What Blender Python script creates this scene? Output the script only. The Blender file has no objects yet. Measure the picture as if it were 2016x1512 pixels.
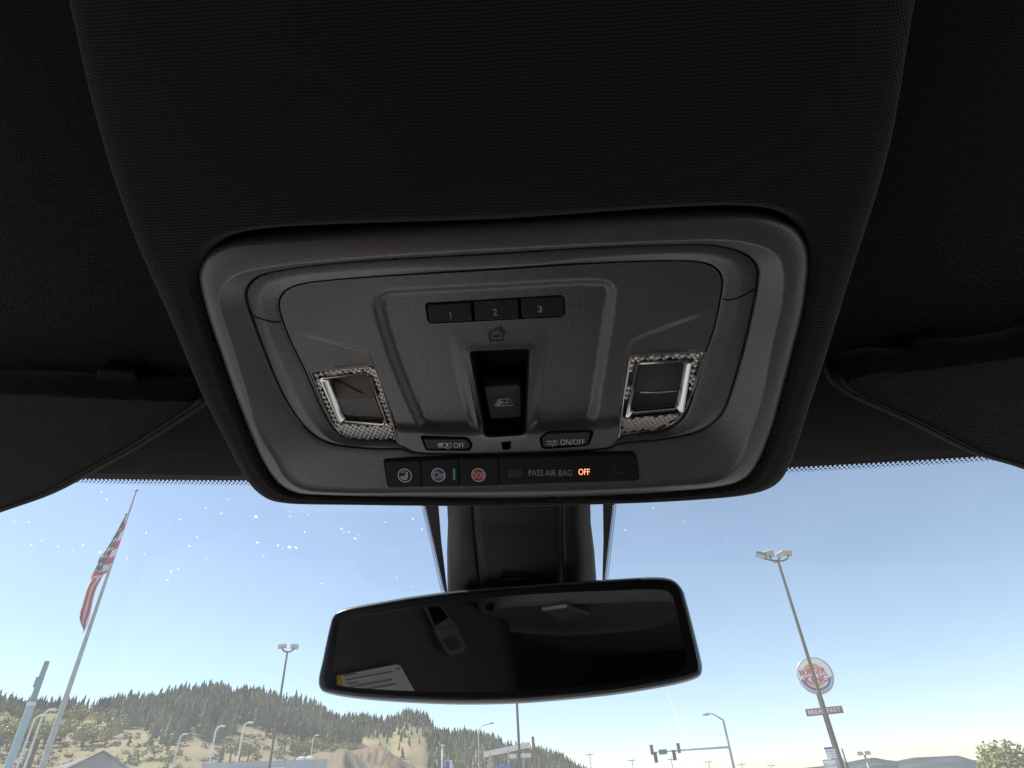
import bpy, math, random
import numpy as np
from mathutils import Vector, Matrix
from mathutils.geometry import delaunay_2d_cdt

random.seed(7)
rng = np.random.default_rng(7)
scene = bpy.context.scene
COL = scene.collection

# ------------------------------------------------------------------ camera
FPX, CX, CY = 1170.0, 1008.0, 756.0          # focal length and centre in photo pixels (2016 x 1512)
ZEN = (905.0, -898.0)                        # where the outdoor poles converge
CAM = np.array([0.0, 0.0, 1.75])
_up = np.array([ZEN[0] - CX, -(ZEN[1] - CY), -FPX]); _up /= np.linalg.norm(_up)
_fw = np.array([0, 0, -1.0]) + _up * _up[2]; _fw /= np.linalg.norm(_fw)
_rt = np.cross(_fw, _up)
C2W = np.array([_rt, _fw, _up])              # camera axes -> world axes
cam_d = bpy.data.cameras.new('camera')
cam_d.sensor_width = 36.0
cam_d.lens = FPX / 2016.0 * 36.0
cam_d.clip_start = 0.01
cam_d.clip_end = 20000
cam_o = bpy.data.objects.new('camera', cam_d)
COL.objects.link(cam_o)
m4 = np.eye(4); m4[:3, :3] = C2W; m4[:3, 3] = CAM
cam_o.matrix_world = Matrix(m4.tolist())
scene.camera = cam_o

# ------------------------------------------------------------------ sky, sun, exposure
SUN_EL, SUN_AZ = math.radians(50), math.radians(-72)      # azimuth from +Y towards +X
world = bpy.data.worlds.new('World'); scene.world = world
world.use_nodes = True
nt = world.node_tree
bg = nt.nodes['Background']
sky = nt.nodes.new('ShaderNodeTexSky')
sky.sky_type = 'NISHITA'; sky.sun_disc = False
sky.sun_elevation = SUN_EL; sky.sun_rotation = SUN_AZ
sky.altitude = 1200; sky.air_density = 1.0; sky.dust_density = .9; sky.ozone_density = 2.2
nt.links.new(sky.outputs[0], bg.inputs[0]); bg.inputs[1].default_value = 0.13
sl = bpy.data.lights.new('sun', 'SUN'); sl.energy = 4.0; sl.angle = math.radians(0.5); sl.color = (1, .95, .87)
so = bpy.data.objects.new('sun', sl); COL.objects.link(so)
sd = Vector((math.cos(SUN_EL) * math.sin(SUN_AZ), math.cos(SUN_EL) * math.cos(SUN_AZ), math.sin(SUN_EL)))
so.rotation_euler = sd.to_track_quat('Z', 'Y').to_euler(); so.location = (0, 0, 60)
scene.view_settings.view_transform = 'Standard'
scene.view_settings.look = 'None'
scene.view_settings.gamma = 1.0
scene.view_settings.exposure = 0.6
scene.cycles.max_bounces = 8
scene.cycles.transparent_max_bounces = 12
scene.cycles.caustics_reflective = False
scene.cycles.caustics_refractive = False

# ------------------------------------------------------------------ frames
def ray_c(px, py):
    return np.array([(px - CX) / FPX, -(py - CY) / FPX, -1.0])
# the car's own frame follows the overhead console: U right, V up/back along the console face, N out of it (down)
_U = np.array([.9973, .0266, .0686]); _U /= np.linalg.norm(_U)
_V = np.array([-.045, .856, .515]); _V -= _V.dot(_U) * _U; _V /= np.linalg.norm(_V)
_N = np.cross(_U, _V)
_O = ray_c(1000, 720) * 0.3038                # console is 0.29 m wide
LW = np.eye(4)
LW[:3, 0] = C2W @ _U; LW[:3, 1] = C2W @ _V; LW[:3, 2] = C2W @ _N; LW[:3, 3] = CAM + C2W @ _O
LINV = np.linalg.inv(LW)
EYE = LINV[:3, :3] @ CAM + LINV[:3, 3]        # camera position in the car frame
R2L = np.array([_U, _V, _N])
def ray_l(px, py):
    return R2L @ ray_c(px, py)
def hit_plane(px, py, p0, n):
    d = ray_l(px, py); p0 = np.asarray(p0, float); n = np.asarray(n, float)
    return EYE + d * (((p0 - EYE) @ n) / (d @ n))
def P(px, py, w=0.0):                         # pixel -> (u, v) on the console plane at height w
    return hit_plane(px, py, (0, 0, w), (0, 0, 1))[:2]
def bend(v):
    v = np.asarray(v, float); t = np.clip(v - .085, 0, .4)
    return .446 / .8 * t * t + .446 * np.clip(v - .485, 0, None)
def Pb(px, py, w=0.0):                        # the same on the surface that bends towards the flat roof
    k = w
    for _ in range(25):
        q = P(px, py, k); k = .5 * k + .5 * (w + float(bend(q[1])))
    return q
def px_of(pw):
    c = C2W.T @ (np.asarray(pw) - CAM)
    return CX + FPX * c[0] / -c[2], CY - FPX * c[1] / -c[2]
def ray_w(px, py):
    return C2W @ ray_c(px, py)

# ------------------------------------------------------------------ materials
def N_(nt, t, **k):
    n = nt.nodes.new(t)
    for a, b in k.items(): setattr(n, a, b)
    return n
def mat(name, col, rough=.5, metal=0., spec=.5, var=0., vscale=20., bump=0., bscale=300., emit=None, estr=0., col2=None, detail=4., coat=0., rvar=0.):
    m = bpy.data.materials.new(name); m.use_nodes = True
    nt = m.node_tree; b = nt.nodes['Principled BSDF']
    b.inputs['Base Color'].default_value = (*col, 1)
    b.inputs['Roughness'].default_value = rough
    b.inputs['Metallic'].default_value = metal
    b.inputs['Specular IOR Level'].default_value = spec
    b.inputs['Coat Weight'].default_value = coat
    tc = N_(nt, 'ShaderNodeTexCoord')
    if var > 0 or col2:
        no = N_(nt, 'ShaderNodeTexNoise'); no.inputs['Scale'].default_value = vscale; no.inputs['Detail'].default_value = detail
        nt.links.new(tc.outputs['Object'], no.inputs['Vector'])
        mx = N_(nt, 'ShaderNodeMix', data_type='RGBA')
        if col2:
            a, c = col, col2
        else:
            a = tuple(x * (1 - var) for x in col); c = tuple(min(1, x * (1 + var)) for x in col)
        rp = N_(nt, 'ShaderNodeValToRGB'); rp.color_ramp.elements[0].position = .35; rp.color_ramp.elements[1].position = .65
        nt.links.new(no.outputs[0], rp.inputs[0]); nt.links.new(rp.outputs[0], mx.inputs[0])
        mx.inputs[6].default_value = (*a, 1); mx.inputs[7].default_value = (*c, 1)
        nt.links.new(mx.outputs[2], b.inputs['Base Color'])
    if rvar > 0:
        nr = N_(nt, 'ShaderNodeTexNoise'); nr.inputs['Scale'].default_value = 34; nr.inputs['Detail'].default_value = 6
        nt.links.new(tc.outputs['Object'], nr.inputs['Vector'])
        mr = N_(nt, 'ShaderNodeMapRange'); mr.inputs[1].default_value = .3; mr.inputs[2].default_value = .7; mr.inputs[3].default_value = rough - rvar; mr.inputs[4].default_value = rough + rvar
        nt.links.new(nr.outputs[0], mr.inputs[0]); nt.links.new(mr.outputs[0], b.inputs['Roughness'])
    if bump > 0:
        nb = N_(nt, 'ShaderNodeTexNoise'); nb.inputs['Scale'].default_value = bscale; nb.inputs['Detail'].default_value = 3
        nt.links.new(tc.outputs['Object'], nb.inputs['Vector'])
        bp = N_(nt, 'ShaderNodeBump'); bp.inputs['Distance'].default_value = bump; bp.inputs['Strength'].default_value = 1
        nt.links.new(nb.outputs[0], bp.inputs['Height']); nt.links.new(bp.outputs[0], b.inputs['Normal'])
    if emit:
        b.inputs['Emission Color'].default_value = (*emit, 1); b.inputs['Emission Strength'].default_value = estr
    return m
def fabric(name, c0, c1, kx=1450., ky=1700., dist=.0003):
    """knitted headliner cloth: rows of small loops"""
    m = bpy.data.materials.new(name); m.use_nodes = True
    nt = m.node_tree; b = nt.nodes['Principled BSDF']
    b.inputs['Roughness'].default_value = .95; b.inputs['Specular IOR Level'].default_value = .15
    b.inputs['Sheen Weight'].default_value = .15; b.inputs['Sheen Roughness'].default_value = .5
    tc = N_(nt, 'ShaderNodeTexCoord')
    no = N_(nt, 'ShaderNodeTexNoise'); no.inputs['Scale'].default_value = 60; no.inputs['Detail'].default_value = 3
    nt.links.new(tc.outputs['Object'], no.inputs['Vector'])
    ad = N_(nt, 'ShaderNodeVectorMath', operation='MULTIPLY_ADD')
    nt.links.new(no.outputs['Color'], ad.inputs[0]); ad.inputs[1].default_value = (.0012, .0012, .0012); nt.links.new(tc.outputs['Object'], ad.inputs[2])
    sp = N_(nt, 'ShaderNodeSeparateXYZ'); nt.links.new(ad.outputs[0], sp.inputs[0])
    def mul(a, k):
        n = N_(nt, 'ShaderNodeMath', operation='MULTIPLY'); nt.links.new(a, n.inputs[0]); n.inputs[1].default_value = k; return n.outputs[0]
    def op(o, a, c=None, v=None):
        n = N_(nt, 'ShaderNodeMath', operation=o); nt.links.new(a, n.inputs[0])
        if c is not None: nt.links.new(c, n.inputs[1])
        if v is not None: n.inputs[1].default_value = v
        return n.outputs[0]
    yw = op('ADD', mul(sp.outputs[1], ky * 2.6), mul(sp.outputs[2], ky * 2.6))
    xs = op('SINE', op('ADD', mul(sp.outputs[0], kx * 3.2), op('MULTIPLY', op('SINE', mul(yw, .5)), v=1.5)))
    ys = op('SINE', yw)
    h = op('MULTIPLY', op('ADD', xs, v=1.3), op('ADD', ys, v=1.3))
    hh = mul(h, .2)
    n2 = N_(nt, 'ShaderNodeTexNoise'); n2.inputs['Scale'].default_value = 11; n2.inputs['Detail'].default_value = 8; n2.inputs['Roughness'].default_value = .7
    nt.links.new(tc.outputs['Object'], n2.inputs['Vector'])
    m2 = N_(nt, 'ShaderNodeMapRange'); m2.inputs[1].default_value = .3; m2.inputs[2].default_value = .7; m2.inputs[3].default_value = .6; m2.inputs[4].default_value = 1.35
    nt.links.new(n2.outputs[0], m2.inputs[0])
    mx = N_(nt, 'ShaderNodeMix', data_type='RGBA'); nt.links.new(op('MULTIPLY', hh, m2.outputs[0]), mx.inputs[0])
    mx.inputs[6].default_value = (*c0, 1); mx.inputs[7].default_value = (*c1, 1)
    nt.links.new(mx.outputs[2], b.inputs['Base Color'])
    bp = N_(nt, 'ShaderNodeBump'); bp.inputs['Distance'].default_value = dist; bp.inputs['Strength'].default_value = .9
    nt.links.new(hh, bp.inputs['Height']); nt.links.new(bp.outputs[0], b.inputs['Normal'])
    return m

M = {}
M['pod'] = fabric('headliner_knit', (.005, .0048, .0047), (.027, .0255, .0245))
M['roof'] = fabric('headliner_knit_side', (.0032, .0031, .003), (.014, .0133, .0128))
M['visor'] = fabric('visor_knit', (.0025, .0025, .0025), (.0075, .0072, .007), 1500, 1800)
M['plastic'] = mat('grained_plastic', (.080, .078, .077), .31, spec=.85, rvar=.06, bump=.00022, bscale=1200, var=.06, vscale=900)
M['panel'] = mat('grained_plastic_panel', (.066, .065, .064), .33, spec=.85, rvar=.06, bump=.00022, bscale=1200, var=.06, vscale=900)
M['cover'] = mat('satin_plastic', (.017, .0165, .016), .45, spec=.35, bump=.00006, bscale=1800)
M['button'] = mat('button_plastic', (.011, .011, .012), .5, spec=.25, bump=.00004, bscale=2000)
M['button_top'] = mat('soft_button_plastic', (.032, .031, .031), .5, spec=.3, bump=.00006, bscale=1800)
M['black'] = mat('black_plastic', (.005, .005, .005), .6, spec=.15)
M['well'] = mat('recess_black', (.005, .005, .005), .6, spec=.15)
M['print'] = mat('white_print', (.55, .55, .54), .6)
M['print_dim'] = mat('grey_print', (.30, .30, .30), .6)
M['print_dark'] = mat('unlit_print', (.030, .028, .027), .6)
M['print_warm'] = mat('unlit_print_warm', (.045, .030, .026), .6)
M['icon_black'] = mat('black_print', (.006, .006, .006), .6)
M['blue'] = mat('blue_print', (.03, .055, .15), .5)
M['red'] = mat('red_print', (.42, .035, .04), .5)
M['orange_led'] = mat('orange_indicator', (.6, .2, .08), .5, emit=(1, .33, .16), estr=1.5)
M['green_led'] = mat('green_indicator', (.04, .16, .07), .5, emit=(.1, .55, .2), estr=.07)
M['lens'] = mat('clear_prism_lens', (.50, .49, .48), .36, metal=.75, coat=.2)
M['chrome'] = mat('polished_lens_edge', (.80, .79, .77), .12, metal=1.0)
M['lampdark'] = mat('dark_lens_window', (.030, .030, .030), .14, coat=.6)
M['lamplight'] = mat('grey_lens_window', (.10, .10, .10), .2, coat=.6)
M['mirror'] = mat('silvered_glass', (.62, .63, .62), .004, metal=1.0)
M['mirror_rim'] = mat('mirror_rim', (.010, .010, .012), .3)
M['glassedge'] = mat('ground_glass_edge', (.095, .11, .105), .22, coat=.5)
M['frit'] = mat('black_ceramic_frit', (.016, .0145, .014), .6)
M['fritbrown'] = mat('frit_seen_from_inside', (.040, .034, .032), .6)
M['dust'] = mat('dried_water_spot', (.9, .9, .9), .8)
M['trim'] = mat('pillar_trim_plastic', (.105, .092, .084), .6, bump=.0002, bscale=700)
M['trim_light'] = mat('belt_guide_plastic', (.22, .205, .195), .5)
M['panel_oval'] = mat('oval_panel_plastic', (.16, .15, .145), .5)
M['paper'] = mat('white_sticker', (.8, .8, .78), .6)
M['yellow'] = mat('yellow_sticker', (.75, .45, .03), .6)

def glass_mat():
    m = bpy.data.materials.new('windshield_glass'); m.use_nodes = True
    nt = m.node_tree; nt.nodes.clear()
    out = N_(nt, 'ShaderNodeOutputMaterial')
    tr = N_(nt, 'ShaderNodeBsdfTransparent'); tr.inputs[0].default_value = (.99, .955, .86, 1)
    gl = N_(nt, 'ShaderNodeBsdfGlossy'); gl.inputs['Roughness'].default_value = .01
    lw = N_(nt, 'ShaderNodeLayerWeight'); lw.inputs['Blend'].default_value = .5
    p5 = N_(nt, 'ShaderNodeMath', operation='POWER'); nt.links.new(lw.outputs['Facing'], p5.inputs[0]); p5.inputs[1].default_value = 5
    fr = N_(nt, 'ShaderNodeMath', operation='MULTIPLY_ADD'); nt.links.new(p5.outputs[0], fr.inputs[0]); fr.inputs[1].default_value = .8; fr.inputs[2].default_value = .04
    mx = N_(nt, 'ShaderNodeMixShader'); nt.links.new(fr.outputs[0], mx.inputs[0]); nt.links.new(tr.outputs[0], mx.inputs[1]); nt.links.new(gl.outputs[0], mx.inputs[2])
    # thin film of dust on the outside, added as a veil for haze and glare
    tl = N_(nt, 'ShaderNodeBsdfTranslucent'); tl.inputs[0].default_value = (.9, .9, .88, 1)
    no = N_(nt, 'ShaderNodeTexNoise'); no.inputs['Scale'].default_value = 14; no.inputs['Detail'].default_value = 5
    tc = N_(nt, 'ShaderNodeTexCoord'); nt.links.new(tc.outputs['Object'], no.inputs['Vector'])
    mr = N_(nt, 'ShaderNodeMapRange'); mr.inputs[3].default_value = .055; mr.inputs[4].default_value = .105
    nt.links.new(no.outputs[0], mr.inputs[0])
    m2 = N_(nt, 'ShaderNodeMixShader'); nt.links.new(mr.outputs[0], m2.inputs[0]); nt.links.new(mx.outputs[0], m2.inputs[1]); nt.links.new(tl.outputs[0], m2.inputs[2])
    nt.links.new(m2.outputs[0], out.inputs[0])
    return m
M['glass'] = glass_mat()

# ------------------------------------------------------------------ object helpers
def put(o, parent=None):
    COL.objects.link(o)
    if parent is not None: o.parent = parent
    return o
def tag(o, label=None, cat=None, group=None, kind=None):
    if label: o['label'] = label
    if cat: o['category'] = cat
    if group: o['group'] = group
    if kind: o['kind'] = kind
    return o
def mesh(name, verts, faces, mats, parent=None, smooth=False, midx=None, angle=None):
    me = bpy.data.meshes.new(name)
    me.from_pydata([tuple(map(float, v)) for v in verts], [], [tuple(int(i) for i in f) for f in faces])
    if not isinstance(mats, (list, tuple)): mats = [mats]
    for m in mats: me.materials.append(m)
    if midx is not None: me.polygons.foreach_set('material_index', np.asarray(midx, dtype=np.int32))
    if smooth:
        me.polygons.foreach_set('use_smooth', np.ones(len(me.polygons), dtype=bool))
        if angle: me.set_sharp_from_angle(angle=math.radians(angle))
    me.update()
    return put(bpy.data.objects.new(name, me), parent)
BASE = {}
def car_thing(name, label, cat, base=(0, 0, 0), group=None):
    e = bpy.data.objects.new(name, None); e.empty_display_size = .02
    put(e); tag(e, label, cat, group)
    b = np.eye(4); b[:3, 3] = base
    e.matrix_world = Matrix((LW @ b).tolist())
    BASE[e.name] = np.asarray(base, float)
    return e
def cmesh(name, verts, faces, mats, root, smooth=False, midx=None, angle=None, parent=None):
    """a part whose vertices are in the car frame"""
    b = BASE[root.name]
    return mesh(name, np.asarray(verts, float) - b, faces, mats, parent or root, smooth, midx, angle)
def world_thing(name, label, cat, loc, rz=0., group=None):
    e = bpy.data.objects.new(name, None); e.empty_display_size = .5
    put(e); tag(e, label, cat, group); e.location = loc; e.rotation_euler = (0, 0, rz)
    return e

def catmull(pts, n=8, closed=True):
    pts = np.asarray(pts, float); k = len(pts); out = []
    rngk = range(k) if closed else range(k - 1)
    for i in rngk:
        if closed: p0, p1, p2, p3 = pts[i - 1], pts[i], pts[(i + 1) % k], pts[(i + 2) % k]
        else: p0, p1, p2, p3 = pts[max(i - 1, 0)], pts[i], pts[i + 1], pts[min(i + 2, k - 1)]
        d = lambda a, b: max(np.linalg.norm(a - b), 1e-9) ** .5
        t0 = 0; t1 = t0 + d(p0, p1); t2 = t1 + d(p1, p2); t3 = t2 + d(p2, p3)
        for j in range(n):
            t = t1 + (t2 - t1) * j / n
            A1 = p1 if t1 == t0 or np.allclose(p0, p1) else (t1 - t) / (t1 - t0) * p0 + (t - t0) / (t1 - t0) * p1
            A2 = (t2 - t) / (t2 - t1) * p1 + (t - t1) / (t2 - t1) * p2
            A3 = p2 if np.allclose(p2, p3) else (t3 - t) / (t3 - t2) * p2 + (t - t2) / (t3 - t2) * p3
            B1 = (t2 - t) / (t2 - t0) * A1 + (t - t0) / (t2 - t0) * A2
            B2 = (t3 - t) / (t3 - t1) * A2 + (t - t1) / (t3 - t1) * A3
            out.append((t2 - t) / (t2 - t1) * B1 + (t - t1) / (t2 - t1) * B2)
    if not closed: out.append(pts[-1])
    return np.array(out)
def rounded(pts, r, n=6):
    """closed polygon (2-D, metres) with rounded corners; r number or list"""
    pts = np.asarray(pts, float); k = len(pts); out = []
    rs = [r] * k if np.isscalar(r) else r
    for i in range(k):
        p = pts[i]; a = pts[i - 1] - p; b = pts[(i + 1) % k] - p
        la, lb = np.linalg.norm(a), np.linalg.norm(b); rr = min(rs[i], la * .48, lb * .48)
        s = p + a / la * rr; e = p + b / lb * rr
        for j in range(n + 1):
            t = j / n; out.append((1 - t) ** 2 * s + 2 * t * (1 - t) * p + t * t * e)
    return np.array(out)
def inset(poly, d):
    """shrink a closed polygon by d (positive = inwards)"""
    poly = np.asarray(poly, float)
    area = .5 * np.sum(poly[:, 0] * np.roll(poly[:, 1], -1) - np.roll(poly[:, 0], -1) * poly[:, 1])
    s = 1 if area > 0 else -1
    e = np.roll(poly, -1, 0) - poly; L = np.linalg.norm(e, axis=1, keepdims=True); L[L < 1e-9] = 1e-9
    e = e / L; nr = np.stack([-e[:, 1], e[:, 0]], 1) * s
    nn = nr + np.roll(nr, 1, 0); l2 = np.linalg.norm(nn, axis=1, keepdims=True); l2[l2 < .3] = .3
    nn = nn / l2
    return poly + nn * d
def in_poly(pts, poly):
    x, y = pts[:, 0], pts[:, 1]; ins = np.zeros(len(pts), bool)
    k = len(poly)
    for i in range(k):
        x1, y1 = poly[i]; x2, y2 = poly[(i + 1) % k]
        c = ((y1 > y) != (y2 > y))
        if y1 != y2:
            ins ^= c & (x < (x2 - x1) * (y - y1) / (y2 - y1) + x1)
    return ins
def sdist(pts, poly):
    """signed distance, positive inside"""
    pts = np.asarray(pts, float); best = np.full(len(pts), 1e9)
    k = len(poly)
    for i in range(k):
        a = poly[i]; b = poly[(i + 1) % k]; ab = b - a; l = ab @ ab
        if l < 1e-16: continue
        t = np.clip(((pts - a) @ ab) / l, 0, 1)
        dd = np.linalg.norm(pts - (a + t[:, None] * ab), axis=1); best = np.minimum(best, dd)
    return np.where(in_poly(pts, poly), best, -best)
def sstep(x, a, b):
    t = np.clip((x - a) / (b - a), 0, 1); return t * t * (3 - 2 * t)
def pl(pts, w=0.): return np.array([P(x, y, w) for x, y in pts])
def loft(rings, closed=True):
    n = len(rings[0]); v = np.concatenate(rings); f = []
    for r in range(len(rings) - 1):
        for i in range(n if closed else n - 1):
            j = (i + 1) % n
            f.append((r * n + i, r * n + j, (r + 1) * n + j, (r + 1) * n + i))
    return v, f
def with_w(p2, w):
    p2 = np.asarray(p2); ww = np.full(len(p2), w) if np.isscalar(w) else np.asarray(w)
    return np.column_stack([p2, ww])
def ccw(p):
    p = np.asarray(p, float)
    a = np.sum(p[:, 0] * np.roll(p[:, 1], -1) - np.roll(p[:, 0], -1) * p[:, 1])
    return p if a > 0 else p[::-1]
def cap(name, out, w0, w1, bev, m, root, parent=None, smooth=True, dome=0.):
    """raised pad with a bevelled rim: outline from w0 up to w1"""
    out = ccw(out)
    rings = [with_w(out, w0), with_w(out, w1 - bev), with_w(inset(out, bev * .35), w1 - bev * .35), with_w(inset(out, bev), w1), with_w(inset(out, bev * 1.25), w1 + dome)]
    v, f = loft(rings); n = len(out)
    f.append(tuple(range(4 * n, 5 * n)))
    return cmesh(name, v, f, m, root, smooth, None, 40, parent)
def well(name, out, w_edge, depth, bev, m, root, parent=None, floor=True):
    out = ccw(out); n = len(out)
    we = np.full(n, w_edge) if np.isscalar(w_edge) else np.asarray(w_edge)
    rings = [with_w(out, we), with_w(inset(out, bev * .3), we - bev * .3), with_w(inset(out, bev), we - bev), with_w(inset(out, bev * 1.3), np.full(n, we.min() - depth))]
    v, f = loft(rings)
    if floor: f.append(tuple(range(3 * n, 4 * n)))
    return cmesh(name, v, f, m, root, True, None, 40, parent)
def strip(lines, wid, w):
    """flat strokes along 2-D polylines"""
    V, F = [], []
    for L in lines:
        L = np.asarray(L, float)
        d = np.gradient(L, axis=0); d /= np.maximum(np.linalg.norm(d, axis=1, keepdims=True), 1e-9)
        nr = np.stack([-d[:, 1], d[:, 0]], 1) * wid / 2
        b = len(V)
        for p, q in zip(L + nr, L - nr): V += [(p[0], p[1], w), (q[0], q[1], w)]
        for i in range(len(L) - 1): F.append((b + 2 * i, b + 2 * i + 1, b + 2 * i + 3, b + 2 * i + 2))
    return V, F
def text_mesh(body, extr=0.):
    c = bpy.data.curves.new('t', 'FONT'); c.body = body; c.extrude = extr; c.resolution_u = 3
    o = bpy.data.objects.new('t', c); COL.objects.link(o)
    me = bpy.data.meshes.new_from_object(o, depsgraph=bpy.context.evaluated_depsgraph_get())
    bpy.data.objects.remove(o); bpy.data.curves.remove(c)
    v = np.array([x.co[:] for x in me.vertices]); f = [tuple(p.vertices) for p in me.polygons]
    bpy.data.meshes.remove(me)
    mn, mx = v.min(0), v.max(0)
    return (v[:, :2] - mn[:2]) / (mx[:2] - mn[:2]), f
def ctext(name, body, box, w, m, root, parent=None):
    x0, y0, x1, y1 = box; st, f = text_mesh(body)
    a, b = P(x0, (y0 + y1) / 2, w), P(x1, (y0 + y1) / 2, w); c, d = P((x0 + x1) / 2, y1, w), P((x0 + x1) / 2, y0, w)
    u = a[0] + (b[0] - a[0]) * st[:, 0]; vv = c[1] + (d[1] - c[1]) * st[:, 1] + (b[1] - a[1]) * (st[:, 0] - .5)
    return cmesh(name, np.column_stack([u, vv, np.full(len(u), w)]), f, m, root, parent=parent)
def disc2(c, rx, ry, n=28):
    t = np.linspace(0, 2 * np.pi, n, endpoint=False); return np.column_stack([c[0] + rx * np.cos(t), c[1] + ry * np.sin(t)])
def box_vf(x0, x1, y0, y1, z0, z1):
    v = [(x, y, z) for z in (z0, z1) for x, y in ((x0, y0), (x1, y0), (x1, y1), (x0, y1))]
    return v, [(3, 2, 1, 0), (4, 5, 6, 7), (0, 1, 5, 4), (1, 2, 6, 5), (2, 3, 7, 6), (3, 0, 4, 7)]
def merge(parts):
    V, F = [], []
    for v, f in parts:
        b = len(V); V += [tuple(x) for x in v]; F += [tuple(i + b for i in q) for q in f]
    return V, F
def tube(path, rad, n=8):
    path = np.asarray(path, float); k = len(path)
    rad = np.full(k, rad) if np.isscalar(rad) else np.asarray(rad)
    d = np.gradient(path, axis=0); d /= np.linalg.norm(d, axis=1, keepdims=True)
    ref = np.array([0, 1, 0.]) if abs(d[0][1]) < .9 else np.array([1., 0, 0])
    rings = []
    for i in range(k):
        a = np.cross(d[i], ref); a /= np.linalg.norm(a); b = np.cross(d[i], a)
        t = np.linspace(0, 2 * np.pi, n, endpoint=False)
        rings.append(path[i] + rad[i] * (np.cos(t)[:, None] * a + np.sin(t)[:, None] * b))
    v, f = loft(rings)
    f.append(tuple(range(n))[::-1]); f.append(tuple(range((k - 1) * n, k * n)))
    return v, f

# ------------------------------------------------------------------ roof lining
NT = 480
TH = np.linspace(0, 2 * np.pi, NT, endpoint=False)
def polar(poly2):
    p = np.asarray(poly2, float)
    q = np.concatenate([p + (np.roll(p, -1, 0) - p) * s for s in np.linspace(0, 1, 12, endpoint=False)])
    a = np.arctan2(q[:, 1], q[:, 0]) % (2 * np.pi); r = np.hypot(q[:, 0], q[:, 1])
    o = np.argsort(a); a, r = a[o], r[o]
    return np.interp(TH, np.concatenate([a - 2 * np.pi, a, a + 2 * np.pi]), np.tile(r, 3))
def pts_r(r): return np.column_stack([r * np.cos(TH), r * np.sin(TH)])

ring_O = [(384, 545), (388, 528), (400, 506), (430, 487), (465, 478), (519, 473), (677, 462), (995, 445), (1317, 428), (1476, 424), (1530, 432), (1570, 450), (1592, 478), (1599, 512), (1598, 545), (1587, 618), (1571, 682), (1546, 777), (1524, 853), (1498, 915), (1476, 944), (1444, 959), (1317, 974), (1159, 983), (1000, 987), (797, 984), (639, 980), (575, 974), (543, 956), (512, 912), (486, 855), (455, 777), (427, 697), (401, 621)]
ring_C = [(438, 600), (438, 582), (443, 564), (465, 543), (519, 529), (677, 512), (995, 492), (1317, 476), (1413, 474), (1476, 481), (1522, 500), (1538, 532), (1535, 602), (1520, 666), (1495, 793), (1476, 850), (1450, 915), (1413, 942), (1317, 953), (1159, 961), (1000, 964), (797, 967), (670, 967), (597, 960), (566, 940), (543, 902), (512, 850), (487, 761), (458, 666)]
ring_G1 = [(481, 586), (484, 567), (503, 546), (550, 532), (677, 516), (995, 497), (1159, 487), (1317, 481), (1397, 481), (1444, 490), (1476, 504), (1494, 527), (1494, 558), (1476, 650), (1451, 745), (1425, 815), (1403, 838), (1375, 853), (1317, 866), (1215, 878), (1203, 884), (1127, 891), (995, 896), (893, 897), (812, 893), (790, 887), (734, 886), (655, 877), (623, 864), (594, 839), (557, 784), (519, 697), (490, 618)]
ring_G2 = [(550, 612), (549, 590), (563, 570), (598, 558), (677, 549), (995, 528), (1159, 518), (1317, 513), (1381, 516), (1410, 527), (1423, 548), (1419, 590), (1406, 650), (1391, 692), (1370, 765), (1349, 820), (1324, 844), (1292, 855), (1216, 861), (1207, 874), (1200, 881), (1127, 888), (995, 893), (893, 894), (815, 890), (798, 880), (790, 874), (683, 867), (661, 852), (637, 815), (601, 732), (566, 659)]
ring_F = [(372, 545), (374, 525), (386, 500), (412, 474), (465, 456), (519, 448), (677, 438), (995, 425), (1317, 406), (1476, 403), (1545, 413), (1590, 438), (1610, 475), (1613, 515), (1608, 560), (1597, 620), (1580, 690), (1556, 780), (1532, 858), (1505, 920), (1480, 951), (1446, 965), (1317, 979), (1159, 986), (1000, 989), (797, 987), (639, 984), (571, 979), (536, 961), (503, 917), (475, 857), (443, 780), (415, 700), (389, 622)]
S_left = [(135, 0), (175, 180), (220, 340), (270, 480), (340, 640), (400, 782), (444, 867), (486, 944), (505, 966), (530, 982), (560, 988)]
S_bot = [(700, 991), (1000, 993), (1250, 987), (1400, 979), (1470, 972), (1508, 963), (1535, 948), (1556, 914)]
S_right = [(1595, 796), (1623, 712), (1673, 550), (1723, 395), (1758, 265), (1803, 0)]

def ramp_y(y, y0, y1, a, b): return a + (b - a) * min(1, max(0, (y - y0) / (y1 - y0)))
def g1w(x, y): return ramp_y(y, 848, 884, -.006, -.0050)
def g2w(x, y): return ramp_y(y, 858, 886, -.0085, -.0052)
def polar_h(px, wf):
    p = catmull(np.array([[*P(x, y, wf(x, y)), wf(x, y)] for x, y in px]), 6)
    r = polar(p[:, :2]); a = np.arctan2(p[:, 1], p[:, 0]) % (2 * np.pi); o = np.argsort(a)
    return r, np.interp(TH, np.concatenate([a[o] - 2 * np.pi, a[o], a[o] + 2 * np.pi]), np.tile(p[o, 2], 3))
rO = polar(catmull(pl(ring_O, 0.), 6)); rC = polar(catmull(pl(ring_C, .001), 6))
rG1, wG1 = polar_h(ring_G1, g1w); rG2, wG2 = polar_h(ring_G2, g2w)
rG2 = np.minimum(rG2, rG1 - .0013)
rF = polar(catmull(pl(ring_F, .001), 6))
Sl = np.array([Pb(x, y, -.004) for x, y in S_left]); Sb = np.array([Pb(x, y, -.004) for x, y in S_bot]); Sr = np.array([Pb(x, y, -.004) for x, y in S_right])
Sl = np.vstack([[Sl[0] + (Sl[0] - Sl[1]) / np.linalg.norm(Sl[0] - Sl[1]) * .35], Sl])
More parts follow.
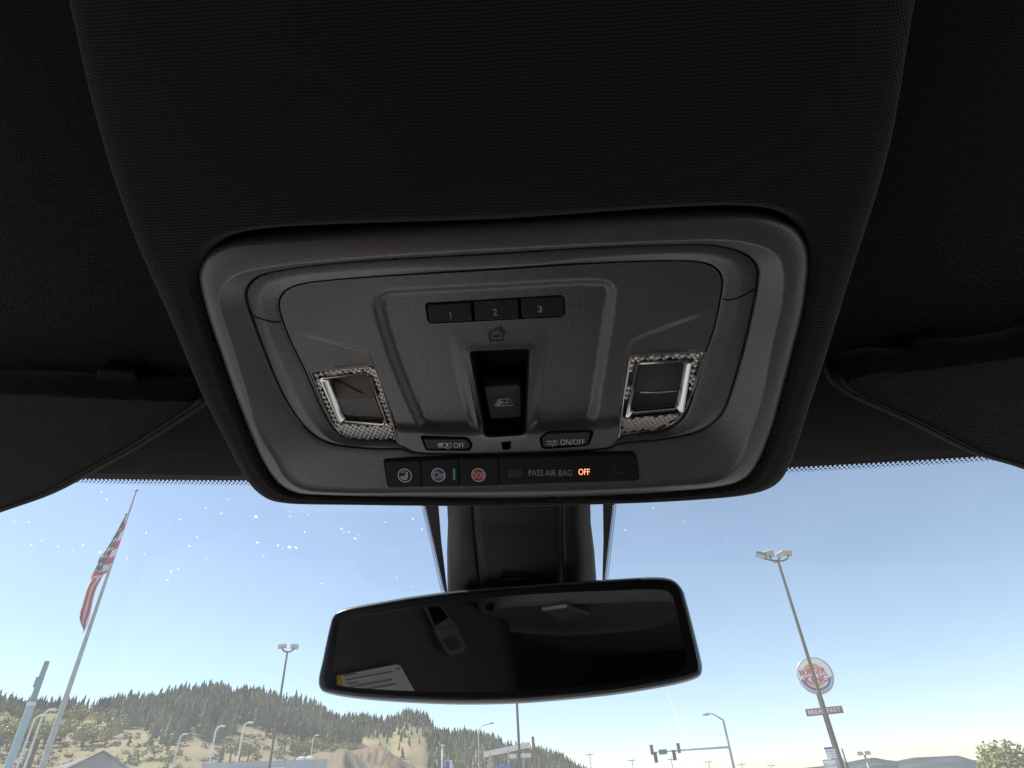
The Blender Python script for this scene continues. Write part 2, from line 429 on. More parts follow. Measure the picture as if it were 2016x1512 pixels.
Sr = np.vstack([Sr, [Sr[-1] + (Sr[-1] - Sr[-2]) / np.linalg.norm(Sr[-1] - Sr[-2]) * .35]])
Spoly = np.vstack([catmull(np.vstack([Sl, Sb, Sr]), 6, closed=False)])
rS = np.maximum(polar(Spoly), rF + .0012)

HEAD_W = -.050
def pod_rings():
    R = [(rF - .004, -.020), (rF - .0035, -.008), (rF - .0022, -.003), (rF - .0006, -.0006), (rF + .0008, .0002)]
    rings = [(r, w) for r, w in R]
    e = np.minimum(.010, (rS - rF) * .5)
    for t in (0., .04, .09, .16, .24, .33, .42, .5, .58, .66, .74, .82, .9, 1.):
        rings.append((rF + .0014 + (rS - e - rF - .0014) * t, .0004))
    for k, w in ((.7, -.0003), (.45, -.0009), (.22, -.002), (.06, -.0036), (0., -.006)):
        rings.append((rS - e * k, w))
    rings.append((rS + .0004, -.012)); rings.append((rS + .002, -.030)); rings.append((rS + .006, -.062))
    out = []
    for r, w in rings:
        p = pts_r(r); out.append(with_w(p, w + bend(p[:, 1])))
    return out
head_px = [(-500, 905), (-150, 930), (194, 939), (483, 944), (1000, 938), (1556, 914), (1889, 893), (2150, 876), (2500, 846)]
head_line = catmull(np.array([P(x, y, HEAD_W) for x, y in head_px]), 10, closed=False)
head_line = np.vstack([[-.84, head_line[0][1] + .04], head_line, [.84, head_line[-1][1] + .04]])
def roof():
    cols = head_line; V = []
    rows = list(np.linspace(0, .7, 29)) + [.9, 1.2, 1.6, 2.1, 2.5]
    k = len(cols)
    for i, s in enumerate(rows):
        for c in cols:
            v = c[1] + s
            V.append((c[0], v, HEAD_W + float(bend(v)) - (.004 if i == 0 else 0)))
    F = []
    for i in range(len(rows) - 1):
        for j in range(k - 1): F.append((i * k + j, i * k + j + 1, (i + 1) * k + j + 1, (i + 1) * k + j))
    n = len(V)                                 # metal skin 35 mm above, edges closed
    V += [(x, y, z - .035) for x, y, z in V]
    F += [tuple(q + n for q in f[::-1]) for f in F]
    m = len(rows)
    for j in range(k - 1): F.append((j + 1, j, n + j, n + j + 1)); F.append(((m - 1) * k + j, (m - 1) * k + j + 1, n + (m - 1) * k + j + 1, n + (m - 1) * k + j))
    for i in range(m - 1):
        F.append((i * k, (i + 1) * k, n + (i + 1) * k, n + i * k)); F.append(((i + 1) * k + k - 1, i * k + k - 1, n + i * k + k - 1, n + (i + 1) * k + k - 1))
    o = mesh('roof_lining', V, F, M['roof'], None, True, None, 50)
    o.matrix_world = Matrix(LW.tolist()); tag(o, 'dark knitted roof lining either side of the raised centre section', 'ceiling', kind='structure')
    v, f = loft(pod_rings())
    o = mesh('roof_centre_section', v, f, M['pod'], None, True)
    o.matrix_world = Matrix(LW.tolist()); tag(o, 'charcoal knitted raised centre section around the overhead console', 'ceiling', kind='structure')
roof()

# ------------------------------------------------------------------ overhead console
con = car_thing('overhead_console', 'dark grey plastic overhead console with buttons and two reading lamps', 'console')
def rloft(name, rw, m, parent=None):
    rings = [with_w(pts_r(r), w) for r, w in rw]
    v, f = loft(rings)
    return cmesh(name, v, f, m, con, True, None, 55, parent)
def lim(d): return np.maximum(rC - d, rG1 + .0001)
kd = 1 - .80 * np.clip(-np.sin(TH) * 1.5 - .3, 0, 1)
rCi = np.maximum(rC, rG1 + .0007)
def slope(q): return (rCi + (rG1 - rCi) * q, .0010 + (wG1 - .0010) * q)
bez = rloft('bezel', [(rO, -.018), (rO, -.006), (rO - .0006, -.0028), (rO - .0018, -.0010), (rO - .004, .0002),
        (rO * .45 + rC * .55, .0011), (np.maximum(rC + .0016, rG1 + .0014), .0016), (np.maximum(rC + .0007, rG1 + .0010), .00155), (rCi, .0010),
        slope(.12), slope(.3), slope(.5), slope(.7), slope(.88), slope(.97), (rG1, wG1 - .0002), (rG1 - .0001, -.018)], M['plastic'])
wd = rG1 - rG2; cw = np.clip(np.abs(np.cos(TH)), .35, 1) * .5
c_in = rG2 + wd * cw
fw = [(rG1 - .0009, np.full(NT, -.018)), (rG1 - .0009, wG1 - .0018), (rG1 - .0011, wG1 - .0011), (np.maximum(rG1 - .0020, c_in), wG1 - .0008),
        (c_in + wd * .12, wG1 - .0005), (c_in + wd * .03, wG1 - .0006), (c_in - wd * .07, wG1 - .0011), (rG2 + (c_in - rG2) * .35, wG2 + .0006), (rG2 + (c_in - rG2) * .12, wG2 + .0001), (rG2 + .0002, wG2 - .0002), (rG2 + .0001, wG2 - .009)]
frame = rloft('trim_frame', fw, M['plastic'])
def frame_w(p):
    th = math.atan2(p[1], p[0]) % (2 * math.pi); r = math.hypot(*p); i = int(round(th / (2 * math.pi) * NT)) % NT
    rr = np.array([a[i] for a, b in fw[1:-1]]); ww = np.array([b[i] for a, b in fw[1:-1]])
    return float(np.interp(r, rr[::-1], ww[::-1]))
# seams where the trim frame is split
def seam(pxs, name):
    L = catmull([P(x, y, -.0068) for x, y in pxs], 6, False)
    L3 = np.array([(p[0], p[1], frame_w(p)) for p in L]); v, f = tube(L3, .00040, 6)
    cmesh(name, v, f, M['well'], con, parent=frame)
seam([(492, 619), (505, 624), (520, 629), (541, 636), (551, 636)], 'seam')
seam([(1425, 591), (1437, 592), (1460, 583), (1486, 569)], 'seam')

W0 = -.0085                                    # level of the flanks of the centre panel
DISH = -.0036
WL = -.0050                                     # level of the lip below the switch
sw_hole = rounded(pl([(922, 695), (1043, 690), (1036, 848), (954, 853)], W0), [.0022, .0022, .004, .004])
tray = rounded(pl([(836, 596), (1112, 580), (1113, 624), (842, 638)], W0 + DISH), [.002, .003, .003, .003])
off_h = rounded(pl([(826, 857), (923, 860), (932, 877), (926, 888), (838, 887)], WL), [.002, .003, .002, .002, .002])
on_h = rounded(pl([(1061, 862), (1076, 850), (1165, 846), (1170, 852), (1160, 878), (1066, 885)], WL), [.002, .003, .003, .002, .003, .003])
pin_h = rounded(pl([(986, 870), (1007, 868), (1005, 885), (989, 886)], WL), .0008)
lensL = rounded(pl([(608, 732), (737, 721), (748, 745), (787, 872), (720, 873), (678, 868), (655, 843), (632, 797)], W0), [.0008, .005, .004, .0008, .003, .006, .006, .003], 5)
lensR = rounded(pl([(1241, 702), (1392, 692), (1371, 762), (1350, 816), (1323, 843), (1290, 854), (1216, 859), (1228, 780)], W0), [.004, .0008, .003, .006, .007, .003, .0008, .003], 5)
dish_p = catmull(pl([(733, 600), (736, 583), (752, 570), (790, 566), (995, 555), (1170, 547), (1200, 551), (1215, 568), (1213, 605), (1203, 666), (1188, 761), (1174, 828), (1160, 841), (1100, 845), (921, 849), (840, 848), (822, 840), (805, 808), (782, 755), (754, 680)], W0), 5)
boss_p = pl([(872, 640), (1082, 632), (1054, 900), (934, 900)], W0)
zoneL = pl([(540, 640), (585, 652), (709, 685), (729, 695), (741, 720), (765, 790), (800, 900), (600, 900)], W0)
zoneR = pl([(1440, 592), (1397, 609), (1270, 656), (1243, 670), (1232, 690), (1228, 740), (1212, 870), (1400, 870)], W0)
lip_p = pl([(770, 836), (900, 843), (1090, 838), (1230, 824), (1222, 910), (780, 915)], W0 + .002)
zl_fade = P(585, 655, W0)[0]; zr_fade = P(1400, 610, W0)[0]
v_top, v_bot = P(985, 655, W0)[1], P(985, 842, W0)[1]
def hpanel(p):
    p = np.asarray(p, float)
    d = sdist(p, dish_p)
    h = np.full(len(p), W0)
    dish = DISH * sstep(d, .0004, .0052)
    b = sdist(p, boss_p); ramp = np.clip((v_top - p[:, 1]) / (v_top - v_bot), 0, 1)
    dish = dish + (np.maximum(dish * 0 + DISH * (1 - ramp), dish) - dish) * sstep(b, 0, .005) if True else dish
    h += dish + (WL - W0) * sstep(sdist(p, lip_p), 0, .0038)
    # lip that rises around the switch recess
    s = -sdist(p, sw_hole)
    h += .0008 * np.exp(-(np.maximum(s, 0) / .0022) ** 2)
    for z, x0, sg in ((zoneL, zl_fade, 1), (zoneR, zr_fade, -1)):
        fade = sstep((p[:, 0] - x0) * sg, -.004, .030)
        h -= .0023 * sstep(sdist(p, z), .0, .0026) * fade
    return h
holes = [sw_hole, tray, off_h, on_h, pin_h, lensL, lensR]
def centre_panel():
    outer = pts_r(rG2 - .0008)[::2]
    V2 = []; E = []
    def addloop(q):
        b = len(V2); V2.extend([Vector((float(x), float(y))) for x, y in q]); k = len(q)
        E.extend([(b + i, b + (i + 1) % k) for i in range(k)])
    addloop(outer)
    for h in holes: addloop(h)
    for h, d in ((sw_hole, -.0012), (sw_hole, -.0026), (dish_p, .0003), (dish_p, .0018), (dish_p, .0036), (dish_p, .0054)): addloop(inset(h, d)) if h is not dish_p else V2.extend([Vector((float(x), float(y))) for x, y in inset(h, d)])
    for z in (zoneL, zoneR):
        for a, b in zip(z[:6], z[1:7]):
            for t in np.linspace(0, 1, 24):
                q = a + (b - a) * t
                e = (b - a) / np.linalg.norm(b - a); nr = np.array([-e[1], e[0]])
                for k in (-.0014, -.0002, .0012, .0026, .004): V2.append(Vector((float(q[0] + nr[0] * k), float(q[1] + nr[1] * k))))
    g = .0013
    xs = np.arange(-.12, .12, g); ys = np.arange(-.075, .065, g)
    gx, gy = np.meshgrid(xs, ys); gp = np.column_stack([gx.ravel(), gy.ravel()]); 
    keep = sdist(gp, outer) > .0007
    for h in holes: keep &= sdist(gp, h) < -.0005
    V2.extend([Vector((float(x), float(y))) for x, y in gp[keep]])
    r = delaunay_2d_cdt(V2, E, [], 0, 1e-6)
    vv = np.array([x[:] for x in r[0]]); ff = np.array([list(f) for f in r[2]])
    cen = vv[ff].mean(1); ok = in_poly(cen, outer)
    for h in holes: ok &= ~in_poly(cen, h)
    ff = ff[ok]
    w = hpanel(vv)
    tri = vv[ff]; ar = (tri[:, 1, 0] - tri[:, 0, 0]) * (tri[:, 2, 1] - tri[:, 0, 1]) - (tri[:, 1, 1] - tri[:, 0, 1]) * (tri[:, 2, 0] - tri[:, 0, 0])
    ff[ar < 0] = ff[ar < 0][:, ::-1]
    used = np.unique(ff); remap = -np.ones(len(vv), int); remap[used] = np.arange(len(used))
    V3 = list(np.column_stack([vv, w])[used]); F3 = [tuple(remap[list(f)]) for f in ff]
    b = len(V3); n = len(outer); wo = hpanel(outer)          # skirt down into the gap
    V3 += list(with_w(outer, wo)) + list(with_w(inset(ccw(outer), .0001), wo - .008))
    F3 += [(b + i, b + n + i, b + n + (i + 1) % n, b + (i + 1) % n) for i in range(n)]
    return cmesh('centre_panel', V3, F3, M['panel'], con, True, None, 60)
panel = centre_panel()
# recesses
def well_for(name, h, depth, bev, m):
    return well(name, ccw(h), hpanel(ccw(h)), depth, bev, m, con, panel)
well_for('switch_recess', sw_hole, .016, .0009, M['well'])
well_for('button_tray', tray, .003, .0005, M['well'])
well_for('button_recess', off_h, .004, .0005, M['well'])
well_for('button_recess', on_h, .004, .0005, M['well'])
well_for('microphone_hole', pin_h, .006, .0004, M['black'])

# garage buttons 1 2 3
WB = W0 + DISH
def pxq(q, w, r=.0012): return rounded(pl(q, w), r, 5)
for q, num, bx in (([(840, 599), (926, 594), (930, 632), (845, 636)], '1', (883, 613, 890, 627)),
               ([(933, 592), (1019, 587), (1022, 628), (935, 632)], '2', (970, 608, 979, 621)),
               ([(1025, 586), (1109, 582), (1110, 622), (1028, 627)], '3', (1058, 602, 1067, 615))):
    b = cap('programmable_button', pxq(q, WB, .0012), WB - .003, WB + .0002, .0007, M['button'], con)
    if num == '1':
        v, f = strip([pl([(884, 617), (887, 614), (888, 627)], WB)], .00042, WB + .00035); cmesh('numeral', v, f, M['print_dim'], con, parent=b)
    else: ctext('numeral', num, bx, WB + .00035, M['print_dim'], con, b)
# house symbol
def icon(name, lines, wid, w, m, parent=None, closed=None):
    v, f = strip([pl(L, w) for L in lines], wid, w)
    return cmesh(name, v, f, m, con, parent=parent)
WI = float(hpanel(pl([(978, 660)], W0))[0]) + .0007
icon('house_symbol', [[(960, 659), (977, 648), (995, 657)], [(964, 658), (965, 673)], [(965, 672), (992, 670)], [(991, 671), (991, 656)], [(983, 651), (983, 646), (988, 646), (988, 655)], [(969, 663), (987, 662)]], .0008, WI, M['icon_black'], panel)

# sliding roof-window switch
def switch():
    # rocker: lower body and tilted key
    back = cap('switch_body', pxq([(946, 742), (1029, 738), (1030, 835), (963, 838)], W0 - .010, .002), W0 - .016, W0 - .0085, .001, M['black'], con)
    q = pl([(950, 762), (1027, 757), (1029, 822), (964, 826)], W0 - .003)
    out = ccw(rounded(q, [.003, .003, .003, .003], 6))
    vm, vM = out[:, 1].min(), out[:, 1].max()
    tilt = lambda p: -.0042 + .0022 * (1 - (p[:, 1] - vm) / (vM - vm)) - .0012 * np.sin(np.pi * np.clip((p[:, 1] - vm) / (vM - vm), 0, 1))
    rings = []
    for d, dw in ((0, -.010), (0, -.0016), (.0005, -.0006), (.0012, 0), (.0018, 0), (.0024, 0), (.0029, 0)):
        p = inset(out, d); rings.append(with_w(p, W0 + tilt(p) + dw))
    v, f = loft(rings); n = len(out); f.append(tuple(range(6 * n, 7 * n)))
    k = cmesh('rocker_switch', v, f, M['button_top'], con, True, None, 50)
    ws = W0 - .0030
    icon('sliding_window_symbol', [[(974, 799), (982, 786), (1003, 785), (1010, 798), (974, 799)], [(984, 786), (980, 798)], [(986, 793), (1001, 792)], [(990, 789), (986, 793), (990, 796)], [(997, 788), (1001, 792), (997, 796)]], .00045, ws + .0012, M['print_dim'], k)
    v = [(*P(x, y, ws), ws + .0011) for x, y in ((976, 798), (983, 787), (988, 787), (984, 797))]
    cmesh('sliding_window_fill', v, [(0, 1, 2, 3)], M['print_dim'], con, parent=k)
switch()
# lamp buttons
b = cap('lamp_off_button', pxq([(832, 866), (918, 866), (927, 877), (922, 886), (840, 886)], WL, .0014), WL - .004, WL - .0006, .0006, M['button_top'], con)
ctext('lettering', 'OFF', (893, 872, 914, 882), WL - .0004, M['print'], con, b)
icon('door_lamp_symbol', [[(863, 873), (888, 873), (889, 880), (863, 880), (862, 873)], [(876, 881), (884, 884)], [(871, 873), (871, 880)]], .00042, WL - .0004, M['print'], b)
v = [(*P(x, y, WL), WL - .0004) for x, y in ((864, 874), (869, 874), (869, 879), (864, 879), (878, 874), (882, 874), (882, 879), (878, 879))]
cmesh('door_lamp_fill', v, [(0, 3, 2, 1), (4, 7, 6, 5)], M['print'], con, parent=b)
cmesh('pilot_dot', with_w(disc2(P(845, 875, WL), .0006, .0006, 12), WL - .0004), [tuple(range(12))], M['black'], con, parent=b)
b = cap('lamp_on_off_button', pxq([(1067, 863), (1078, 855), (1161, 851), (1164, 857), (1157, 876), (1069, 882)], WL, .0014), WL - .004, WL - .0006, .0006, M['button_top'], con)
ctext('lettering', 'ON/OFF', (1103, 865, 1151, 876), WL - .0004, M['print'], con, b)
icon('dome_lamp_symbol', [[(1076, 869), (1098, 868)], [(1081, 870), (1084, 874), (1090, 874), (1093, 869)], [(1079, 873), (1076, 876)], [(1083, 876), (1081, 879)], [(1088, 876), (1088, 880)], [(1092, 875), (1095, 878)], [(1095, 872), (1098, 875)]], .00042, WL - .0004, M['print'], b)

# lower button row
_ra = (P(1000, 964, .001)[1], .0010); _rb = (P(995, 896, -.0050)[1], -.0050)
RK = (_rb[1] - _ra[1]) / (_rb[0] - _ra[0])               # the row lies on the sloping lower face of the bezel
_flat = (P, cmesh)
def P(px, py, w=0.): return hit_plane(px, py, (0, _ra[0], _ra[1] + w), (0, -RK, 1))[:2]
def cmesh(name, verts, faces, mats, root, smooth=False, midx=None, angle=None, parent=None):
    v = np.array(verts, float); v[:, 2] += _ra[1] + RK * (v[:, 1] - _ra[0])
    return _flat[1](name, v, faces, mats, root, smooth, midx, angle, parent)
WR = .0017
row = rounded(pl([(754, 904), (1251, 889), (1260, 946), (763, 960)], WR), [.0022, .003, .003, .003], 6)
rowp = cap('button_row_surround', row, WR - .004, WR + .0005, .0004, M['black'], con)
rows = [('assist_button', [(758, 907), (828, 905), (830, 957), (767, 957)], [.002, .0006, .0006, .003]),
        ('concierge_button', [(831, 905), (902, 902), (904, 956), (833, 957)], .0006),
        ('emergency_button', [(905, 902), (980, 900), (982, 955), (907, 956)], .0006),
        ('air_bag_display', [(983, 900), (1247, 892), (1256, 943), (985, 954)], [.0006, .003, .003, .0006])]
rb = {}
for nm, q, r in rows:
    rb[nm] = cap(nm, rounded(pl(q, WR), r, 5), WR - .003, WR + .0010, .0004, M['button'], con)
WT = WR + .0012
def ringed(nm, c, r, fill, m):
    cc = P(*c, WT); rr = np.linalg.norm(P(c[0] + r, c[1], WT) - cc)
    cmesh('symbol_disc', with_w(disc2(cc, rr * .92, rr * .92), WT), [tuple(range(28))], fill, con, parent=rb[nm])
    t = np.linspace(0, 2 * np.pi, 33); v, f = strip([np.column_stack([cc[0] + rr * np.cos(t), cc[1] + rr * np.sin(t)])], rr * .15, WT + .00006)
    cmesh('symbol_ring', v, f, m, con, parent=rb[nm])
ringed('assist_button', (797, 936), 13, M['button'], M['print'])
ringed('concierge_button', (863, 935), 13, M['blue'], M['print'])
ringed('emergency_button', (942, 935), 13, M['red'], M['print'])
WT2 = WT + .00014
cc = P(801, 931, WT)
cmesh('person_head', with_w(disc2(cc, .0007, .0007, 12), WT2), [tuple(range(12))], M['print'], con, parent=rb['assist_button'])
icon('person_symbol', [[(803, 935), (797, 942), (789, 941)], [(800, 934), (794, 939), (788, 939)], [(802, 937), (800, 944), (792, 944)]], .0006, WT2, M['print'], rb['assist_button'])
icon('wave_symbol', [[(791, 927), (791, 932)], [(795, 926), (794, 931)], [(799, 925), (799, 928)]], .0004, WT2, M['print'], rb['assist_button'])
ctext('lettering', 'On', (853, 928, 874, 942), WT2, M['print'], con, rb['concierge_button'])
ctext('lettering', 'SOS', (932, 930, 953, 941), WT2, M['print'], con, rb['emergency_button'])
v = with_w(rounded(pl([(892, 923), (896, 923), (896, 945), (892, 945)], WT), .0003, 3), WT)
cmesh('indicator_bar', v, [tuple(range(len(v)))][::-1], M['green_led'], con, parent=rb['concierge_button'])
ad = rb['air_bag_display']
ctext('lettering', 'PASS AIR BAG', (1041, 925, 1126, 937), WT, M['print_dim'], con, ad)
ctext('lit_lettering', 'OFF', (1139, 923, 1161, 935), WT, M['orange_led'], con, ad)
ctext('unlit_lettering', 'ON', (1004, 927, 1024, 938), WT + .0001, M['button'], con, ad)
v = with_w(rounded(pl([(1000, 925), (1027, 924), (1027, 939), (1000, 940)], WT), .0004, 3), WT)
cmesh('unlit_box', v, [tuple(range(len(v)))], M['print_warm'], con, parent=ad)
icon('unlit_seat_symbol', [[(1211, 918), (1209, 926), (1219, 931), (1228, 930)], [(1207, 924), (1206, 931), (1216, 935)]], .0007, WT, M['print_dark'], ad)
cmesh('unlit_seat_head', with_w(disc2(P(1212, 914, WT), .0008, .0008, 12), WT), [tuple(range(12))], M['print_dark'], con, parent=ad)

P, cmesh = _flat

# reading lamps
def lamp(outline, fr_out, fr_in, split, sgn):
    out = ccw(outline); wl = float(np.median(hpanel(out))) - .0006
    we = hpanel(out)
    fo = ccw(rounded(pl(fr_out, wl), .0022, 4)); fi = ccw(rounded(pl(fr_in, wl), .0018, 4))
    rings = [with_w(inset(out, .0002), wl - .002), with_w(inset(out, .0002), we - .0004), with_w(inset(out, .0007), we - .0002), with_w(inset(out, .0011), wl - .0003), with_w(inset(out, .0013), wl - .009)]
    v, f = loft(rings); n = len(out); f.append(tuple(range(4 * n, 5 * n)))
    L = cmesh('reading_lamp', v, f, M['lens'], con, True, None, 30)
    # prism pattern
    V, F = [], []; c = .0022; io = inset(out, .0016)
    x0, y0 = out.min(0); x1, y1 = out.max(0); i = 0
    ang = .18 * sgn
    a = np.array([math.cos(.785 + ang), math.sin(.785 + ang)]) * c; b2 = np.array([-a[1], a[0]])
    ctr = (out.min(0) + out.max(0)) / 2
    for p in range(-45, 46):
        for q in range(-45, 46):
            m = ctr + a * p + b2 * q
            mm = m[None]
            if m[0] < x0 or m[0] > x1 or m[1] < y0 or m[1] > y1: continue
            if not in_poly(mm, io)[0] or in_poly(mm, inset(fo, -.0009))[0]: continue
            b = len(V); e = .5
            for s, t in ((-e, -e), (e, -e), (e, e), (-e, e)):
                z = m + a * s + b2 * t; V.append((z[0], z[1], wl - .0003))
            V.append((m[0], m[1], wl + .00022))
            F += [(b, b + 1, b + 4), (b + 1, b + 2, b + 4), (b + 2, b + 3, b + 4), (b + 3, b, b + 4)]
    g = cmesh('prism_pattern', V, F, M['lens'], con, parent=L); g['kind'] = 'stuff'
    # polished frame around the window (same corner order so the rings match)
    rings = [with_w(fo, wl - .001), with_w(fo, wl + .0007), with_w(fo * .75 + fi * .25, wl + .0011), with_w(fo * .3 + fi * .7, wl - .0004), with_w(fi, wl - .0022), with_w(fi, wl - .003)]
    v, f = loft(rings); cmesh('lens_frame', v, f, M['chrome'], con, True, None, 35, L)
    # window: two facets
    ip = pl(fr_in, wl - .002); a_, b_, c_, d_ = ip
    s1 = a_ + (d_ - a_) * split; s2 = b_ + (c_ - b_) * split
    z = wl - .0022
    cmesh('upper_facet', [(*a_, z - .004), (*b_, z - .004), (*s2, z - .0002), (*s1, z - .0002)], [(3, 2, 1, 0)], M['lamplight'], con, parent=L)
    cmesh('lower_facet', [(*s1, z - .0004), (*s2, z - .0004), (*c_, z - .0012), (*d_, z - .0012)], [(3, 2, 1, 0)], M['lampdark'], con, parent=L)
    w2 = z - .0021; e = (b_ - a_)
    v, f = tube(np.array([(*(a_ + e * .12 + (d_ - a_) * .08), z - .003), (*(a_ + e * .72 + (d_ - a_) * split * .85), z - .0004)]) if sgn > 0 else np.array([(*(s1 + e * .1), z + .0001), (*(s1 + e * .55 + (d_ - a_) * .02), z), (*(s2 - e * .08 + (c_ - b_) * .03), z)]), .0005, 6)
    cmesh('filament_bar', v, f, M['lampdark'] if sgn > 0 else M['lens'], con, True, None, None, L)
    return L
lamp(lensL, [(629, 743), (728, 735), (765, 838), (667, 833)], [(645, 748), (722, 742), (755, 833), (676, 828)], .47, 1)
lamp(lensR, [(1252, 714), (1363, 708), (1345, 812), (1231, 822)], [(1261, 721), (1348, 717), (1333, 805), (1243, 813)], .55, -1)

# ------------------------------------------------------------------ windshield
vh = float(np.median(head_line[:, 1]))
WS_P0 = np.array([0, vh, HEAD_W - .012]); WS_SL = math.radians(7)
WS_N = np.array([0, math.sin(WS_SL), math.cos(WS_SL)])      # windshield tips down from the lining
def WS(px, py, off=0.): return hit_plane(px, py, WS_P0 + WS_N * off, WS_N)
WS_D = np.array([0, -math.cos(WS_SL), math.sin(WS_SL)])     # downwards along the glass
def ws_pt(u, s, off=0.): return WS_P0 + np.array([u, 0, 0]) + WS_D * s + WS_N * off
ws = car_thing('windshield', 'tinted windshield with dotted black edge and dried water spots', 'windshield', tuple(WS_P0))
V = [ws_pt(u, s) for s in (-.03, .35, .80) for u in np.linspace(-.75, .75, 13)]
F = [(r * 13 + i, r * 13 + i + 1, (r + 1) * 13 + i + 1, (r + 1) * 13 + i) for r in range(2) for i in range(12)]
cmesh('glass', V, F, M['glass'], ws)
def wsx(px, py, off=.0012):
    return WS(px, py, off)
def frit_edge():
    # black band under the lining edge, then a row of bites and dots
    Ledge = [(-300, 926), (0, 938), (190, 943), (485, 946), (700, 947), (1000, 942), (1300, 932), (1552, 920.5), (1911, 900), (2300, 874)]
    E = catmull(np.array([wsx(x, y) for x, y in Ledge]), 14, False)
    seg = np.r_[0, np.cumsum(np.linalg.norm(np.diff(E, axis=0), axis=1))]
    ss = np.arange(0, seg[-1], .0011)
    Q = np.column_stack([np.interp(ss, seg, E[:, i]) for i in range(3)])
    V, F = [], []
    for q in Q: V += [q, q - WS_D * .03]
    for i in range(len(Q) - 1): F.append((2 * i, 2 * i + 2, 2 * i + 3, 2 * i + 1))
    cmesh('frit_band', V, F, M['frit'], ws)
    V, F = [], []
    hexa = np.linspace(0, 2 * np.pi, 9)[:-1]
    def dot(p, r):
        b = len(V)
        for t in hexa: V.append(p + np.array([1, 0, 0]) * r * math.cos(t) + WS_D * r * math.sin(t) + WS_N * .0001)
        F.append(tuple(range(b, b + 8)))
    sp = .0031
    for k, s in enumerate(np.arange(0, seg[-1], sp)):
        q = np.array([np.interp(s, seg, E[:, i]) for i in range(3)]); q2 = np.array([np.interp(s + sp / 2, seg, E[:, i]) for i in range(3)])
        dot(q + WS_D * .0006, .0009); dot(q2 + WS_D * .0023, .00072); dot(q + WS_D * .0036, .00045)
    for o in (-1, 1):                                        # edges of the frit patch behind the mirror mount
        A = np.array([wsx(836, 991), wsx(856, 1078), wsx(875, 1165)]) if o < 0 else np.array([wsx(1208, 978), wsx(1199, 1060), wsx(1190, 1142)])
        sg = np.r_[0, np.cumsum(np.linalg.norm(np.diff(A, axis=0), axis=1))]
        for s in np.arange(0, sg[-1], .0022):
            q = np.array([np.interp(s, sg, A[:, i]) for i in range(3)])
            dot(q + np.array([o * .0007, 0, 0]), .0008); dot(q + np.array([o * .0022, 0, 0]) + WS_D * .0011, .0006)
    d = cmesh('frit_dots', V, F, M['frit'], ws); d['kind'] = 'stuff'
    for a, b in (([(836, 975), (836, 991), (856, 1078), (875, 1165), (886, 1230)], [(862, 975), (863, 991), (869, 1066), (881, 1165), (900, 1230)]),
                 ([(1186, 968), (1187, 984), (1188, 1060), (1186, 1142), (1180, 1200)], [(1209, 968), (1208, 980), (1199, 1060), (1190, 1142), (1184, 1200)])):
        V = []; F = []
        for p, q in zip(a, b): V += [wsx(*p), wsx(*q)]
        F = [(2 * i, 2 * i + 1, 2 * i + 3, 2 * i + 2) for i in range(len(a) - 1)]
        cmesh('frit_patch', V, F, M['fritbrown'], ws)
    # water spots
    pts = [(504, 1017, 4), (533, 970, 3), (436, 1011, 3), (448, 983, 2), (570, 1077, 4.2), (547, 1074, 3), (557, 1080, 2), (583, 1078, 3.6), (507, 1068, 3), (519, 1094, 2.4), (600, 1047, 2.6), (672, 1041, 3), (687, 1048, 2.6), (699, 1060, 3.4), (813, 1021, 3), (831, 1042, 2.2), (759, 1028, 2), (571, 1017, 2), (634, 1149, 2.6), (337, 1125, 3.4), (351, 1120, 2.6), (330, 1142, 3), (354, 1023, 2.4), (388, 1058, 2.6), (405, 1000, 2), (288, 1049, 2.6), (285, 1091, 2.2), (210, 983, 2.4), (200, 968, 2), (196, 1087, 2.6), (164, 1073, 2.6), (62, 1072, 2.6), (115, 1076, 2.2), (82, 1065, 2), (28, 1027, 2), (57, 1028, 2), (251, 1099, 2), (288, 1049, 2), (1286, 1000, 1.6), (1348, 1028, 1.6), (1231, 1043, 2.2), (1430, 1061, 1.4), (373, 1075, 2.4), (1760, 1120, 1.4)]
    rr = random.Random(3)
    for _ in range(24): pts.append((rr.uniform(20, 840), rr.triangular(960, 1230, 1010), rr.uniform(.7, 1.8)))
    for _ in range(16): pts.append((rr.uniform(1220, 1950), rr.uniform(990, 1300), rr.uniform(.6, 1.2)))
    V, F = [], []
    for x, y, r in pts:
        c = wsx(x, y, -.0006); r2 = r / FPX * .35; b = len(V); k = rr.uniform(.8, 1.25)
        for t in hexa: V.append(c + np.array([1, 0, 0]) * r2 * k * math.cos(t) + WS_D * r2 * 1.1 * math.sin(t) * rr.uniform(.85, 1.1))
        F.append(tuple(range(b, b + 8)))
    L = catmull([wsx(x, y, -.0007) for x, y in ((1312, 1352), (1322, 1385), (1340, 1430), (1352, 1470), (1358, 1512))], 6, False)
    VV = []
    for i, q in enumerate(L): e = .00022 * math.sin(math.pi * (i + .5) / len(L)); VV += [q - np.array([e, 0, 0]), q + np.array([e, 0, 0])]
    cmesh('wiper_scratch', VV, [(2 * i, 2 * i + 1, 2 * i + 3, 2 * i + 2) for i in range(len(L) - 1)], M['spot'], ws)
    d = cmesh('water_spots', V, F, M['spot'], ws); d['kind'] = 'stuff'
